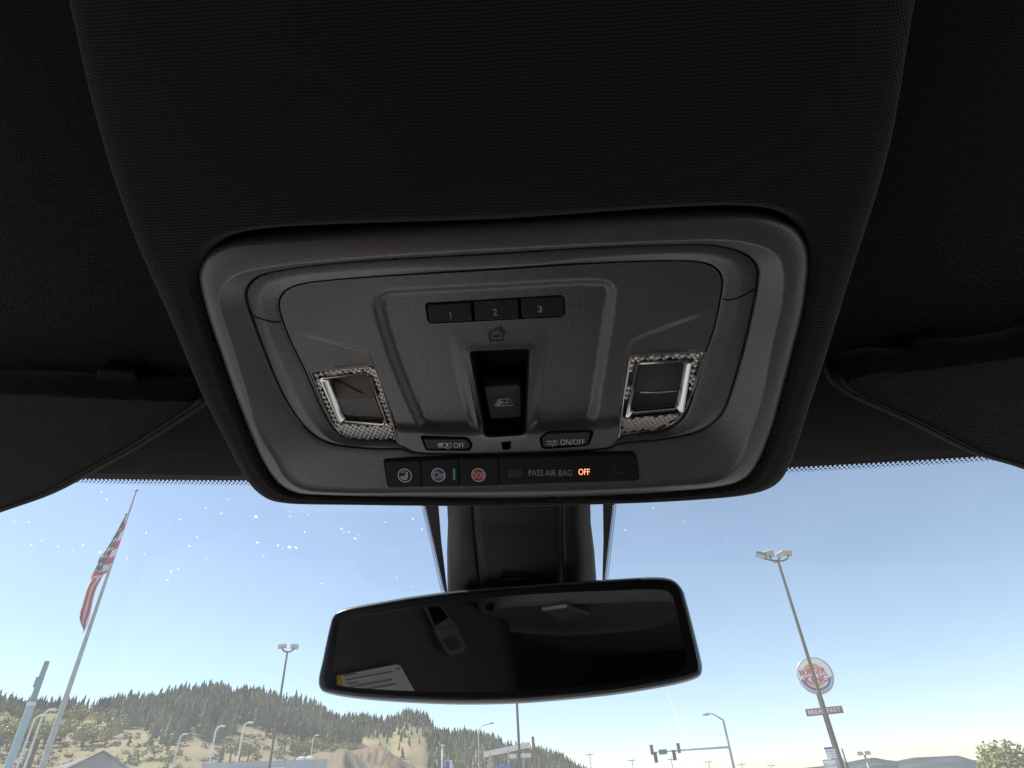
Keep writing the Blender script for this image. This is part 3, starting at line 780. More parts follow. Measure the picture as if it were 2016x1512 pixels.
def spot_mat():
    m = bpy.data.materials.new('dried_spot'); m.use_nodes = True; nt = m.node_tree; nt.nodes.clear()
    out = N_(nt, 'ShaderNodeOutputMaterial'); t = N_(nt, 'ShaderNodeBsdfTranslucent'); t.inputs[0].default_value = (.95, .95, .95, 1)
    tr = N_(nt, 'ShaderNodeBsdfTransparent'); mx = N_(nt, 'ShaderNodeMixShader'); mx.inputs[0].default_value = .6
    nt.links.new(tr.outputs[0], mx.inputs[1]); nt.links.new(t.outputs[0], mx.inputs[2]); nt.links.new(mx.outputs[0], out.inputs[0]); return m
M['spot'] = spot_mat()
frit_edge()

# ------------------------------------------------------------------ sensor cover behind the mirror
sc_base = WS(1020, 1080, .0)
cover = car_thing('sensor_cover', 'black plastic cover on the windshield above the mirror', 'cover', tuple(sc_base))
ys = [960, 991, 1015, 1029, 1040, 1062, 1084, 1110, 1139, 1165, 1200]
eL = np.interp(ys, [960, 991, 1029, 1079, 1161, 1200], [880, 880, 882, 880, 881, 882]); s1 = np.interp(ys, [960, 991, 1039, 1155, 1200], [929, 930, 933, 945, 950])
s2 = np.interp(ys, [960, 987, 1141, 1200], [1107, 1107, 1109, 1110]); eR = np.interp(ys, [960, 985, 1029, 1084, 1139, 1200], [1162, 1162, 1163, 1170, 1174, 1180])
rise = np.interp(ys, [960, 1029, 1060, 1110, 1200], [.020, .021, .024, .026, .024])
def cov(name, xa, xb, prof, ga, gb):
    n = 12; V = []
    for r, y in enumerate(ys):
        for i in range(n):
            t = i / (n - 1); x = xa[r] + ga + (xb[r] - gb - xa[r] - ga) * t
            V.append(WS(x, y, rise[r] * prof(t)))
    F = [(r * n + i, (r + 1) * n + i, (r + 1) * n + i + 1, r * n + i + 1) for r in range(len(ys) - 1) for i in range(n - 1)]
    o = cmesh(name, V, F, M['cover'], cover, True)
    md = o.modifiers.new('shell', 'SOLIDIFY'); md.thickness = .002; md.offset = -1
    return o
cov('side_panel', eL, s1, lambda t: .55 + .45 * math.sin(min(1, t * 1.35) * math.pi / 2), 0, 1)
midp = cov('centre_panel', s1, s2, lambda t: 1.0 + .03 * math.sin(t * math.pi), 1, 1)
cov('side_panel', s2, eR, lambda t: .55 + .45 * math.sin(min(1, (1 - t) * 1.35) * math.pi / 2), 1, 0)
V = []
for r, y in enumerate(ys):
    for t in np.linspace(.06, .94, 8): V.append(WS(eL[r] + (eR[r] - eL[r]) * t, y, rise[r] * .5))
cmesh('backing', V, [(r * 8 + i, (r + 1) * 8 + i, (r + 1) * 8 + i + 1, r * 8 + i + 1) for r in range(len(ys) - 1) for i in range(7)], M['black'], cover)
for y in (1136.5, 1145):
    a = [WS(x, yy, .0290) for x, yy in ((984, y - 2.4), (1066, y - 3.2), (1067, y + 1.6), (984, y + 2.4))]
    b = [p + WS_N * .002 for p in a]
    v = a + b; cmesh('vent_slot', v, [(4, 5, 6, 7), (0, 1, 5, 4), (1, 2, 6, 5), (2, 3, 7, 6), (3, 0, 4, 7)], M['black'], cover, parent=midp)

# ------------------------------------------------------------------ rear-view mirror
yaw = math.radians(14); pit = math.radians(1.0)
mn_w = np.array([-math.sin(yaw) * math.cos(pit), -math.cos(yaw) * math.cos(pit), -math.sin(pit)])
MP_w = CAM + ray_w(1002, 1268) * .395
nl = LINV[:3, :3] @ mn_w; MP = LINV[:3, :3] @ MP_w + LINV[:3, 3]
def MPt(px, py, off=0.): return hit_plane(px, py, MP + nl * off, nl)
mx_ = MPt(1350, 1232) - MPt(650, 1290); mx_ /= np.linalg.norm(mx_)
my_ = np.cross(nl, mx_)
MF = np.eye(4); MF[:3, 0] = mx_; MF[:3, 1] = my_; MF[:3, 2] = nl; MF[:3, 3] = MP
def m2(px, py):
    d = MPt(px, py) - MP; return np.array([d @ mx_, d @ my_])
mir = bpy.data.objects.new('rear_view_mirror', None); put(mir); mir.empty_display_size = .05
tag(mir, 'black rear-view mirror tilted below the sensor cover, reflecting the dark cabin', 'mirror')
mir.matrix_world = Matrix((LW @ MF).tolist())
mo = [(663, 1203), (759, 1181), (898, 1161), (1036, 1150), (1195, 1139), (1306, 1135), (1328, 1142), (1344, 1160), (1350, 1179), (1366, 1240), (1378, 1290), (1382, 1312), (1378, 1327), (1360, 1337), (1235, 1362), (1076, 1379), (997, 1384), (878, 1385), (719, 1376), (648, 1366), (630, 1359), (624, 1342), (632, 1300), (646, 1235), (652, 1215)]
mi = [(672, 1223), (759, 1205), (898, 1185), (1036, 1171), (1195, 1163), (1298, 1161), (1315, 1165), (1324, 1175), (1330, 1195), (1340, 1240), (1348, 1280), (1350, 1300), (1347, 1315), (1335, 1323), (1215, 1344), (1076, 1356), (997, 1361), (878, 1362), (740, 1357), (672, 1350), (658, 1345), (654, 1333), (658, 1300), (664, 1250), (667, 1232)]
mo2 = catmull([m2(*p) for p in mo], 6); mi2 = catmull([m2(*p) for p in mi], 6)
mo2, mi2 = mo2[::-1], mi2[::-1]
def mmesh(name, v, f, m, smooth=True, ang=45, parent=None): return mesh(name, v, f, m, parent or mir, smooth, None, ang)
cen = mo2.mean(0)
sc_ = lambda p, k: cen + (p - cen) * k
v, f = loft([with_w(inset(mo2, .0003), -.0026), with_w(inset(mo2, -.0001), -.005), with_w(inset(mo2, .0004), -.009), with_w(sc_(mo2, .97), -.016), with_w(sc_(mo2, .9), -.026), with_w(sc_(mo2, .75), -.035), with_w(sc_(mo2, .5), -.040)])
n = len(mo2); f.append(tuple(range(6 * n, 7 * n))[::-1])
shell = mmesh('housing', v, f[:], M['cover'])
v, f = loft([with_w(inset(mo2, .0001), -.0030), with_w(inset(mo2, .0002), -.0018), with_w(inset(mo2, .0009), -.0006), with_w(inset(mo2, .0017), .0002), with_w(inset(mo2, .0023), .0004)])
mmesh('glass_edge', v, f, M['glassedge'])
v, f = loft([with_w(inset(mo2, .0023), .0004), with_w(inset(mo2, .0030), .0006), with_w(mo2 * .4 + mi2 * .6, .0004), with_w(mi2, .0002), with_w(mi2, -.0002)])
mmesh('rim', v, f, M['mirror_rim'])
mmesh('mirror_glass', with_w(mi2, .0000), [tuple(range(n))], M['mirror'], False)
# stem to the sensor cover
a = LINV[:3, :3] @ (CAM + ray_w(1010, 1200) * .44) + LINV[:3, 3]
def to_m(pl_): return (np.linalg.inv(MF) @ np.append(pl_, 1))[:3]
v, f = tube([(0, .0, -.030), (0, .012, -.045), to_m(WS(1020, 1180, .03)), to_m(WS(1020, 1170, .005))], [.014, .014, .016, .018], 16)
mmesh('stem', v, f, M['cover'])

# ------------------------------------------------------------------ sun visors
def visor(name, label, poly, w_in, tilt, clip):
    """padded board lying under the lining; poly in photo pixels, outline order"""
    pts = [P(x, y, w_in) for x, y in poly]
    out = ccw(np.array(pts))
    base = np.append(out.mean(0), w_in)
    t = car_thing(name, label, 'sun visor', tuple(base), 'sun visors folded up against the roof lining')
    rings = []
    for d, dw in ((.004, -.022), (.0022, -.021), (.0008, -.018), (0, -.013), (.0006, -.009), (.0020, -.0066), (.0038, -.0058), (.0042, -.0072), (.0047, -.0056), (.0056, -.0022), (.0064, -.0008), (.0070, 0.)):
        p = inset(out, d); rings.append(with_w(p, w_in + dw))
    v, f = loft(rings); k = len(out); f.append(tuple(range(10 * k, 11 * k))); f.append(tuple(range(k))[::-1])
    cmesh('padded_board', v, f, M['visor'], t, True, None, 40)
    q = rounded(np.array([P(x, y, w_in - .012) for x, y in clip]), .002, 4)
    cap('mounting_clip', q, w_in - .035, w_in - .010, .002, M['black'], t)
    return t
vl = np.vstack([catmull([(-300, 770), (-120, 758), (0, 757), (100, 760), (190, 766), (300, 770), (360, 772), (386, 777), (398, 790), (399, 803), (388, 818), (340, 850), (260, 900), (180, 943), (90, 990), (0, 1022), (-120, 1062), (-300, 1105)], 4, True)])
visor('sun_visor', 'black cloth sun visor at the left, hanging over the flagpole side', vl, -.028, 0, [(192, 725), (270, 728), (288, 775), (190, 778)])
vr = catmull([(2300, 610), (2150, 640), (2016, 680), (1950, 690), (1880, 700), (1840, 705), (1780, 712), (1740, 712), (1690, 722), (1656, 735), (1645, 752), (1648, 770), (1665, 788), (1720, 815), (1800, 850), (1870, 885), (1930, 913), (2016, 938), (2150, 985), (2300, 1030)], 4, True)
visor('sun_visor', 'black cloth sun visor at the right, above the tall burger sign', vr, -.028, 0, [(1795, 668), (1875, 660), (1880, 712), (1790, 718)])

# ------------------------------------------------------------------ what the mirror reflects: driver's side of the cabin
def reflect(px, py):
    p = MPt(px, py); d = p - EYE; d /= np.linalg.norm(d); r = d - 2 * (d @ nl) * nl
    return p, r
def on_side(px, py, u0=-.66):
    p, r = reflect(px, py); return p + r * ((u0 - p[0]) / r[0])
def on_roof(px, py, off=.0):
    p, r = reflect(px, py); t = .05
    for _ in range(4000):
        q = p + r * t
        if q[2] <= HEAD_W + float(bend(q[1])) + off: break
        t += .001
    return q
def side_trim():
    q = [on_side(x, y) for x, y in ((600, 1130), (985, 1190), (1022, 1420), (560, 1420))]
    c = np.mean(q, 0)
    t = car_thing('pillar_trim', 'charcoal side pillar trim mirrored in the left half of the mirror', 'trim', tuple(c))
    V = []; n = 10
    for i in range(n):
        for j in range(n):
            s, r = i / (n - 1), j / (n - 1)
            a = q[0] * (1 - s) + q[1] * s; b = q[3] * (1 - s) + q[2] * s; p = a * (1 - r) + b * r
            V.append(p + np.array([.02 * math.sin(math.pi * s), 0, 0]))
    F = [(i * n + j, i * n + j + 1, (i + 1) * n + j + 1, (i + 1) * n + j) for i in range(n - 1) for j in range(n - 1)]
    o = cmesh('trim_panel', V, F, M['trim'], t, True); md = o.modifiers.new('t', 'SOLIDIFY'); md.thickness = .03; md.offset = 0
    # belt guide
    g = car_thing('seat_belt_guide', 'grey seat belt guide on the pillar trim, seen in the mirror', 'belt guide', tuple(on_side(885, 1240, -.60)))
    def sp(pts, off): return [on_side(x, y, -.66 + off) for x, y in pts]
    def slab(name, pts, o0, o1, m):
        a = sp(pts, o0); b = sp(pts, o1); k = len(a)
        f = [(i, (i + 1) % k, k + (i + 1) % k, k + i) for i in range(k)] + [tuple(range(k, 2 * k)), tuple(range(k))[::-1]]
        cmesh(name, a + b, f, m, g, True, None, 40)
    slab('strap', [(833, 1195), (870, 1192), (902, 1236), (858, 1242)], .03, .055, M['trim_light'])
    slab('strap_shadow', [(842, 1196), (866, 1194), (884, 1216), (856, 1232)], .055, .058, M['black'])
    slab('buckle_plate', [(853, 1240), (900, 1232), (917, 1272), (914, 1284), (888, 1291), (878, 1284)], .03, .06, M['trim_light'])
    slab('buckle_window', [(869, 1259), (896, 1251), (908, 1270), (904, 1278), (885, 1281)], .06, .063, M['trim'])
    # sticker
    s = car_thing('warning_sticker', 'white warning sticker with yellow strip, seen in the mirror corner', 'sticker', tuple(on_side(740, 1340, -.62)))
    def flat(name, pts, off, m, par=None):
        a = sp(pts, off); cmesh(name, a, [tuple(range(len(a)))], m, s, parent=par)
    pt = flat('paper', [(663, 1331), (780, 1308), (788, 1310), (818, 1364), (664, 1364)], .052, M['paper'])
    flat('yellow_strip', [(663, 1330), (670, 1329), (678, 1364), (664, 1364)], .053, M['yellow'])
    for i, (x, y, L) in enumerate(((676, 1329, 26), (680, 1337, 92), (684, 1345, 20), (688, 1351, 84), (712, 1357, 68), (780, 1316, 8))):
        flat('print_line', [(x, y), (x + L, y - L * .18), (x + L + 1, y - L * .18 + 3), (x + 1, y + 3)], .054, M['print_dim'])
    # dome lamp on the lining behind
    ring = [on_roof(x, y, .004) for x, y in ((935, 1200), (955, 1183), (1010, 1175), (1100, 1170), (1220, 1166), (1320, 1164), (1330, 1200), (1280, 1222), (1200, 1232), (1110, 1237), (1020, 1232), (960, 1218))]
    ring = catmull(np.array(ring), 4); c = ring.mean(0)
    d = car_thing('rear_dome_panel', 'oval roof panel with clear dome lamp, seen in the mirror', 'dome lamp', tuple(c))
    k = len(ring); inn = c + (ring - c) * .93; dn = np.array([0, 0, .022])
    v, f = loft([ring - dn, ring + dn * .6, ring * .5 + inn * .5 + dn, inn + dn * .7, c + (ring - c) * .85 + dn * .4]); f.append(tuple(range(4 * k, 5 * k)))
    cmesh('panel_shell', v, f, M['panel_oval'], d, True, None, 60)
    a = [on_roof(x, y, .03) for x, y in ((1066, 1196), (1115, 1189), (1160, 1206), (1110, 1214))]
    b = [p + np.array([0, 0, .008]) for p in a]
    cmesh('lamp_lens', a + b, [(4, 5, 6, 7), (0, 1, 5, 4), (1, 2, 6, 5), (2, 3, 7, 6), (3, 0, 4, 7)], M['lens'], d)
    cmesh('screw_cap', [x for x in [c * 0 + on_roof(965 + 9 * math.cos(t), 1195 + 8 * math.sin(t), .032) for t in np.linspace(0, 6.28, 13)[:-1]]], [tuple(range(12))], M['black'], d)
side_trim()

def cabin():
    """dark cabin around the camera, all of it outside the frame: what shades the lining, bounces light up and shows in the mirror"""
    L3 = LW[:3, :3]
    def wld(p): return LW[:3, :3] @ np.asarray(p, float) + LW[:3, 3]
    ax = L3[:, 0].copy(); ax[2] = 0; ax /= np.linalg.norm(ax); fy = np.array([-ax[1], ax[0], 0])
    c0 = np.array([float(wld((0, 0, 0))[0]), 0, 0])
    def W(x, y, z): return c0 + ax * x + fy * y + np.array([0, 0, z])
    zr = CAM[2] + .42
    def sheet(name, rows, m, label, thick=.03, cat='wall'):
        k = len(rows[0]); V = [W(*p) for r in rows for p in r]
        F = [(i * k + j, i * k + j + 1, (i + 1) * k + j + 1, (i + 1) * k + j) for i in range(len(rows) - 1) for j in range(k - 1)]
        o = mesh(name, V, F, m, None, True, None, 40); md = o.modifiers.new('t', 'SOLIDIFY'); md.thickness = thick; md.offset = 0
        tag(o, label, cat, kind='structure')
    path = [(.76, -1.0), (.76, -1.5), (.70, -1.62), (0, -1.68), (-.70, -1.62), (-.78, -1.5), (-.78, -1.0), (-.78, -.62)]
    sheet('rear_cabin_wall', [[(x, y, z) for x, y in path] for z in (CAM[2] - .75, CAM[2] - .2, zr)], M['roof'], 'black cloth rear wall of the cabin behind the camera')
    for s_, nm in ((-1, 'door_panel_left'), (1, 'door_panel_right')):
        sheet(nm, [[(s_ * .80, y, z) for y in (-1.5, -.6, .3, 1.0)] for z in (CAM[2] - 1.0, CAM[2] - .55, CAM[2] - .40)], M['trim'], 'charcoal door panel beside the camera, below the side window')
    sheet('dashboard', [[(x, y, z) for x in (-.8, -.4, 0, .4, .8)] for y, z in ((1.15, CAM[2] - .42), (.75, CAM[2] - .38), (.55, CAM[2] - .42), (.50, CAM[2] - .60), (.48, CAM[2] - 1.1))], M['dashtop'], 'grey dashboard below the windshield, toned pale to bounce light up')
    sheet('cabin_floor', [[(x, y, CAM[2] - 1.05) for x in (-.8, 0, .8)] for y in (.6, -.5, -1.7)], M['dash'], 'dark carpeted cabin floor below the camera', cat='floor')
    sheet('hood', [[(x, y, z + .03 * math.cos(x * 1.6)) for x in np.linspace(-.9, .9, 9)] for y, z in ((1.2, CAM[2] - .50), (1.5, CAM[2] - .44), (2.1, CAM[2] - .46), (2.5, CAM[2] - .53), (2.6, CAM[2] - .75))], M['hood_bounce'], 'white hood added below the windshield to bounce light at the console', .02, 'hood')  # unseen hood, added white so it lights the forward-facing console edges
    for s_, nm in ((-1, 'seat_left'), (1, 'seat_right')):
        sheet(nm, [[(s_ * .42 + x, y, z) for x in (-.26, -.1, .1, .26)] for y, z in ((.05, CAM[2] - .70), (-.25, CAM[2] - .74), (-.38, CAM[2] - .68), (-.52, CAM[2] - .2), (-.56, CAM[2] - .08))], M['seat'], 'brown leather seat beside the camera, below the frame', .10, 'seat')
    sheet('lap_bounce_left', [[(-.42 + x, y, z) for x in (-.27, -.1, .1, .27)] for y, z in ((.50, CAM[2] - .68), (.44, CAM[2] - .62), (.25, CAM[2] - .60), (.07, CAM[2] - .63))], M['lap_bounce'], 'pale surface added below the frame in place of a lap, to bounce light up', .06, 'seat')  # unseen reflector added for the driver's lap; brightens the left of the console
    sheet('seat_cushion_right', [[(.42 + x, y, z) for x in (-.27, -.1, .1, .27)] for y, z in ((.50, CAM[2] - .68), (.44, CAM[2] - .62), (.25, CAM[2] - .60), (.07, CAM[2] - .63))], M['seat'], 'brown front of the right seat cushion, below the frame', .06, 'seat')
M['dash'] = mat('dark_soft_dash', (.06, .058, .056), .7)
M['dashtop'] = mat('pale_bounce_dash', (.50, .49, .48), .5)  # unseen dash made pale so it throws light up at the console
M['hood_bounce'] = mat('white_bounce_paint', (.80, .80, .79), .25, coat=.8)
M['lap_bounce'] = mat('pale_bounce_surface', (.72, .69, .66), .7)
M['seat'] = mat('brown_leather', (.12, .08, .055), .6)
cabin()

# ================================================================== outdoors
M['ground'] = mat('parking_lot', (.30, .29, .27), .9, var=.25, vscale=.15, col2=(.36, .35, .31))
M['meadow'] = mat('dry_meadow', (.18, .20, .085), .95, col2=(.32, .255, .155), vscale=.03, detail=9)
M['pine'] = mat('pine_needles', (.15, .158, .075), .8, var=.6, vscale=.05)
M['bark'] = mat('bark', (.10, .075, .055), .9)
M['leaf'] = mat('spring_leaves', (.30, .32, .08), .6, var=.3, vscale=.6)
M['leaf2'] = mat('pale_spring_leaves', (.36, .35, .14), .6, var=.3, vscale=.3)
M['mount'] = mat('hazed_forest_slope', (.07, .095, .105), .95, var=.3, vscale=.004)  # blue of distant haze put into the base colour
M['galv'] = mat('galvanised_steel', (.42, .43, .43), .5, metal=.3, var=.1, vscale=3)
M['darkpole'] = mat('bronze_painted_steel', (.055, .050, .042), .5)
M['whitepole'] = mat('white_painted_steel', (.72, .71, .69), .5)
M['teal'] = mat('teal_banner_fabric', (.33, .50, .54), .6)
M['tealdark'] = mat('grey_teal_steel', (.20, .30, .33), .5)
M['flagred'] = mat('flag_red', (.55, .015, .03), .8)
M['flagwhite'] = mat('flag_white', (.75, .73, .74), .8)
M['flagblue'] = mat('flag_navy', (.010, .014, .045), .8)
M['shingle'] = mat('grey_shingles', (.19, .19, .19), .9, var=.25, vscale=1.2)
M['siding'] = mat('grey_siding', (.30, .31, .30), .8, var=.15, vscale=.5)
M['metalroof'] = mat('pale_metal_roof', (.42, .45, .47), .5, var=.1, vscale=.6)
M['signwhite'] = mat('sign_white', (.80, .79, .80), .4)
M['signgrey'] = mat('sign_grey_edge', (.38, .41, .43), .4)
M['signred'] = mat('sign_red', (.45, .012, .03), .4)
M['signbun'] = mat('sign_orange', (.75, .30, .03), .4)
M['signblue'] = mat('sign_blue', (.02, .06, .33), .4)
M['signbrown'] = mat('sign_maroon', (.28, .10, .09), .6, var=.3, vscale=4)
M['signprint'] = mat('faded_purple_print', (.35, .25, .5), .6)
M['sigyellow'] = mat('signal_housing', (.05, .05, .04), .5)
M['streetgreen'] = mat('street_sign_green', (.03, .24, .13), .5)
M['blue'] = M['blue']; M['carblue'] = mat('blue_paint', (.06, .20, .48), .3)
M['brick'] = mat('brown_steel_tower', (.26, .12, .08), .8)
M['lampface'] = mat('lamp_lens_face', (.45, .44, .38), .3)
M['pane'] = mat('dark_window_pane', (.03, .035, .04), .15)

V = []; F = []
k = 48; radii = [0, 3, 12, 40, 120, 400, 1500, 5000, 15000]
V.append((0, 0, 0))
for r in radii[1:]:
    for i in range(k): V.append((r * math.cos(2 * math.pi * i / k), r * math.sin(2 * math.pi * i / k), 0))
F = [(0, 1 + i, 1 + (i + 1) % k) for i in range(k)]
for q in range(len(radii) - 2):
    for i in range(k): F.append((1 + q * k + i, 1 + (q + 1) * k + i, 1 + (q + 1) * k + (i + 1) % k, 1 + q * k + (i + 1) % k))
tag(mesh('ground', V, F, M['ground']), 'pale parking lot ground around the car', 'ground', kind='structure')

def azel(px, py):
    d = ray_w(px, py); return math.atan2(d[0], d[1]), d[2] / math.hypot(d[0], d[1])
class Frame:
    """upright plane facing the camera at horizontal distance D through a pixel column"""
    def __init__(s, px, py, D):
        s.az, _ = azel(px, py); s.D = D
        s.o = np.array([math.sin(s.az) * D, math.cos(s.az) * D, 0.])
        s.r = np.array([math.cos(s.az), -math.sin(s.az), 0.]); s.f = np.array([math.sin(s.az), math.cos(s.az), 0.])
    def xz(s, px, py):
        d = ray_w(px, py); t = s.D / (d @ s.f); p = CAM + d * t - s.o
        return p @ s.r, p[2]
    def thing(s, name, label, cat, group=None):
        return world_thing(name, label, cat, tuple(s.o), -s.az, group)
def fbm(x, y, seed=0):
    r = np.random.default_rng(seed); out = 0; a = 1.
    for o in range(5):
        ph = r.uniform(0, 6.28, 6); k = 2 ** o
        out = out + a * (np.sin(x * k * .9 + ph[0] + np.sin(y * k * .7 + ph[1]) * 1.3) + np.sin(y * k * 1.1 + ph[2] + np.sin(x * k * .8 + ph[3]) * 1.3)); a *= .5
    return out / 4
def terrain(name, label, ridge_px, Dr, Db, tree_px, m, seed, az_ext, rough=.10):
    if rough > .1: ridge_px = catmull(ridge_px, 5, False)
    ra = [azel(x, y + tree_px) for x, y in ridge_px]
    A = np.array([a for a, e in ra]); Z = np.array([CAM[2] + e * Dr for a, e in ra])
    az = np.linspace(az_ext[0], az_ext[1], 150); zr = np.interp(az, A, Z)
    rows = np.linspace(0, 1, 34)
    def height(a, t):
        z = np.interp(a, A, Z); q = (t ** .9)
        return z * q * (1 + rough * fbm(a * (22 if rough <= .1 else 90), t * 5, seed) * np.sin(np.pi * np.clip(t, 0, 1)) * (1 if rough <= .1 else 1) + (rough - .1) * .25 * fbm(a * 160, t * 3 + 2, seed + 1) * t)
    V = []
    for t in rows:
        D = Db + (Dr - Db) * t
        for a in az: V.append((D * math.sin(a), D * math.cos(a), float(height(a, t)) - (.5 if t == 0 else 0)))
    for t, kz in ((1.25, .7), (1.8, -.02)):
        for a in az: D = Dr + (Dr * .5) * (t - 1); V.append((D * math.sin(a), D * math.cos(a), float(np.interp(a, A, Z)) * kz))
    k = len(az); F = [(r * k + i, r * k + i + 1, (r + 1) * k + i + 1, (r + 1) * k + i) for r in range(len(rows) + 1) for i in range(k - 1)]
    o = mesh(name, V, F, m, None, True); tag(o, label, 'hill', kind='structure')
    return lambda a, t: np.array([(Db + (Dr - Db) * t) * math.sin(a), (Db + (Dr - Db) * t) * math.cos(a), float(height(a, t))])
ridgeA = [(-500, 1350), (-200, 1365), (0, 1378), (32, 1389), (95, 1386), (190, 1384), (254, 1375), (302, 1372), (333, 1361), (365, 1352), (413, 1350), (444, 1356), (508, 1362), (571, 1370), (603, 1380), (640, 1402), (700, 1440), (760, 1475), (830, 1512), (900, 1540)]
ridgeB = [(480, 1380), (600, 1400), (648, 1412), (663, 1408), (727, 1405), (775, 1411), (790, 1400), (806, 1394), (838, 1404), (857, 1428), (886, 1438), (917, 1434), (965, 1445), (1006, 1463), (1044, 1470), (1076, 1475), (1108, 1488), (1140, 1511), (1200, 1535)]
hA = terrain('near_hill', 'grassy hill rising behind the flagpole', ridgeA, 480, 150, 14, M['meadow'], 1, (azel(-500, 1400)[0], azel(900, 1540)[0]))
hB = terrain('far_hill', 'wooded hill descending behind the mirror', ridgeB, 800, 330, 10, M['meadow'], 4, (azel(480, 1450)[0], azel(1200, 1535)[0]))
ridgeM = [(1100, 1540), (1300, 1530), (1500, 1520), (1640, 1506), (1690, 1496), (1720, 1491), (1745, 1496), (1765, 1498), (1800, 1491), (1850, 1489), (1885, 1487), (1915, 1496), (1960, 1502), (2016, 1500), (2200, 1480)]
terrain('distant_mountains', 'blue grey mountain range on the far right horizon', ridgeM, 6500, 5200, 0, M['mount'], 9, (azel(1100, 1540)[0], azel(2200, 1480)[0]))

M['bank'] = mat('eroded_red_bank', (.25, .165, .11), .95, col2=(.16, .15, .09), vscale=.12, detail=8)
terrain('earth_bank_near', 'bare reddish cut bank below the wooded hill', [(500, 1545), (560, 1500), (600, 1490), (640, 1479), (676, 1474), (700, 1486), (730, 1502), (770, 1521), (800, 1545)], 190, 120, 0, M['bank'], 21, (azel(500, 1530)[0], azel(800, 1545)[0]), .3)
terrain('earth_bank_far', 'bare tan cut bank behind the nearer one', [(610, 1520), (660, 1490), (690, 1478), (740, 1472), (763, 1474), (780, 1488), (800, 1502), (828, 1519), (860, 1545)], 240, 190, 0, M['bank'], 23, (azel(610, 1520)[0], azel(860, 1545)[0]), .3)

# ---- conifers
def conifer(seed, h=1., layers=6):
    r = random.Random(seed); V, F = [], []
    v, f = tube([(0, 0, 0), (0, 0, .25)], [.022, .018], 5); V += list(map(tuple, v)); F += f
    for l in range(layers):
        t = l / layers; z0 = .10 + .80 * t; rad = (.21 * (1 - t) ** .85 + .02) * r.uniform(.8, 1.15); b = len(V); n = 9
        for i in range(n):
            a = 2 * math.pi * (i + r.random() * .5) / n; q = rad * (r.uniform(.55, 1.2) if i % 2 else r.uniform(.35, .7))
            V.append((q * math.cos(a), q * math.sin(a), z0 + r.uniform(-.05, .03)))
        V.append((r.uniform(-.01, .01), r.uniform(-.01, .01), min(1., z0 + .30)))
        F += [(b + i, b + (i + 1) % n, b + n) for i in range(n)]
    return np.array(V), F
CON = [conifer(s, layers=random.Random(s).choice((5, 6, 7))) for s in range(5)]
CONM = []
for i, (v, f) in enumerate(CON):
    me = bpy.data.meshes.new('pine_tree'); me.from_pydata([tuple(x) for x in v], [], f); me.materials.append(M['pine']); CONM.append(me)
def forest(hf, az0, az1, n, hgt, t0, dens, name, label, single, seed, glabel, ggroup):
    r = random.Random(seed); spots = []
    while len(spots) < n:
        a = r.uniform(az0, az1); t = r.random() ** .7
        p = hf(a, t); x, y = px_of(p)
        if y > 1530 or not dens(x, y, t, a, r): continue
        spots.append((p, hgt * r.choice((.5, .7, .85, .95, 1.05, 1.2)) * r.uniform(.85, 1.12), t, r.random() * 6.28))
    spots.sort(key=lambda s: -s[2])
    vis = [s for s in spots if -10 < px_of(s[0])[0] < 2016]
    pick = set(id(s) for s in vis[:single])
    V, F = [], []; off = 0
    for s in spots:
        p, h, t, rz = s; k = r.randrange(5)
        if id(s) in pick:
            o = bpy.data.objects.new('pine_tree', CONM[k]); put(o); o.location = p; o.scale = (h, h, h); o.rotation_euler = (0, 0, rz)
            tag(o, glabel, 'tree', ggroup)
        else:
            v, f = CON[k]; c, sn = math.cos(rz), math.sin(rz)
            w = np.column_stack([(v[:, 0] * c - v[:, 1] * sn) * h + p[0], (v[:, 0] * sn + v[:, 1] * c) * h + p[1], v[:, 2] * h + p[2]])
            V.append(w); F += [tuple(i + off for i in q) for q in f]; off += len(v)
    tag(mesh(name, np.concatenate(V), F, M['pine']), label, 'forest', kind='stuff')
def densA(x, y, t, a, r):
    lim = 1452 + 14 * math.sin(x * .021) + 10 * math.sin(x * .06 + 1)
    if x < 215: lim = 1412 + .12 * (215 - x) * 0 + 8 * math.sin(x * .05)
    if x > 560: lim = 1465
    if y > lim: return r.random() < .012
    return r.random() < .95 - .75 * (fbm(a * 60, t * 9, 3) > .22)
def densB(x, y, t, a, r):
    if 600 < x < 840 and y > 1455 - .02 * (x - 700): return r.random() < .05
    if 780 < x < 880 and 1432 < y < 1446: return r.random() < .2
    return r.random() < .95 - .3 * (fbm(a * 60, t * 9, 5) > .3)
forest(hA, azel(-120, 1450)[0], azel(760, 1480)[0], 2500, 7.6, .3, densA, 'pine_forest', 'dense dark pine wood covering the hill behind the flagpole', 130, 11, 'dark pine standing along the crest of the nearer hill', 'pines on the crest of the nearer hill')
forest(hB, azel(560, 1450)[0], azel(1180, 1500)[0], 2500, 8.0, .2, densB, 'pine_forest', 'hazy pine wood covering the farther hill behind the mirror', 110, 12, 'dark pine standing along the crest of the farther hill', 'pines on the crest of the farther hill')

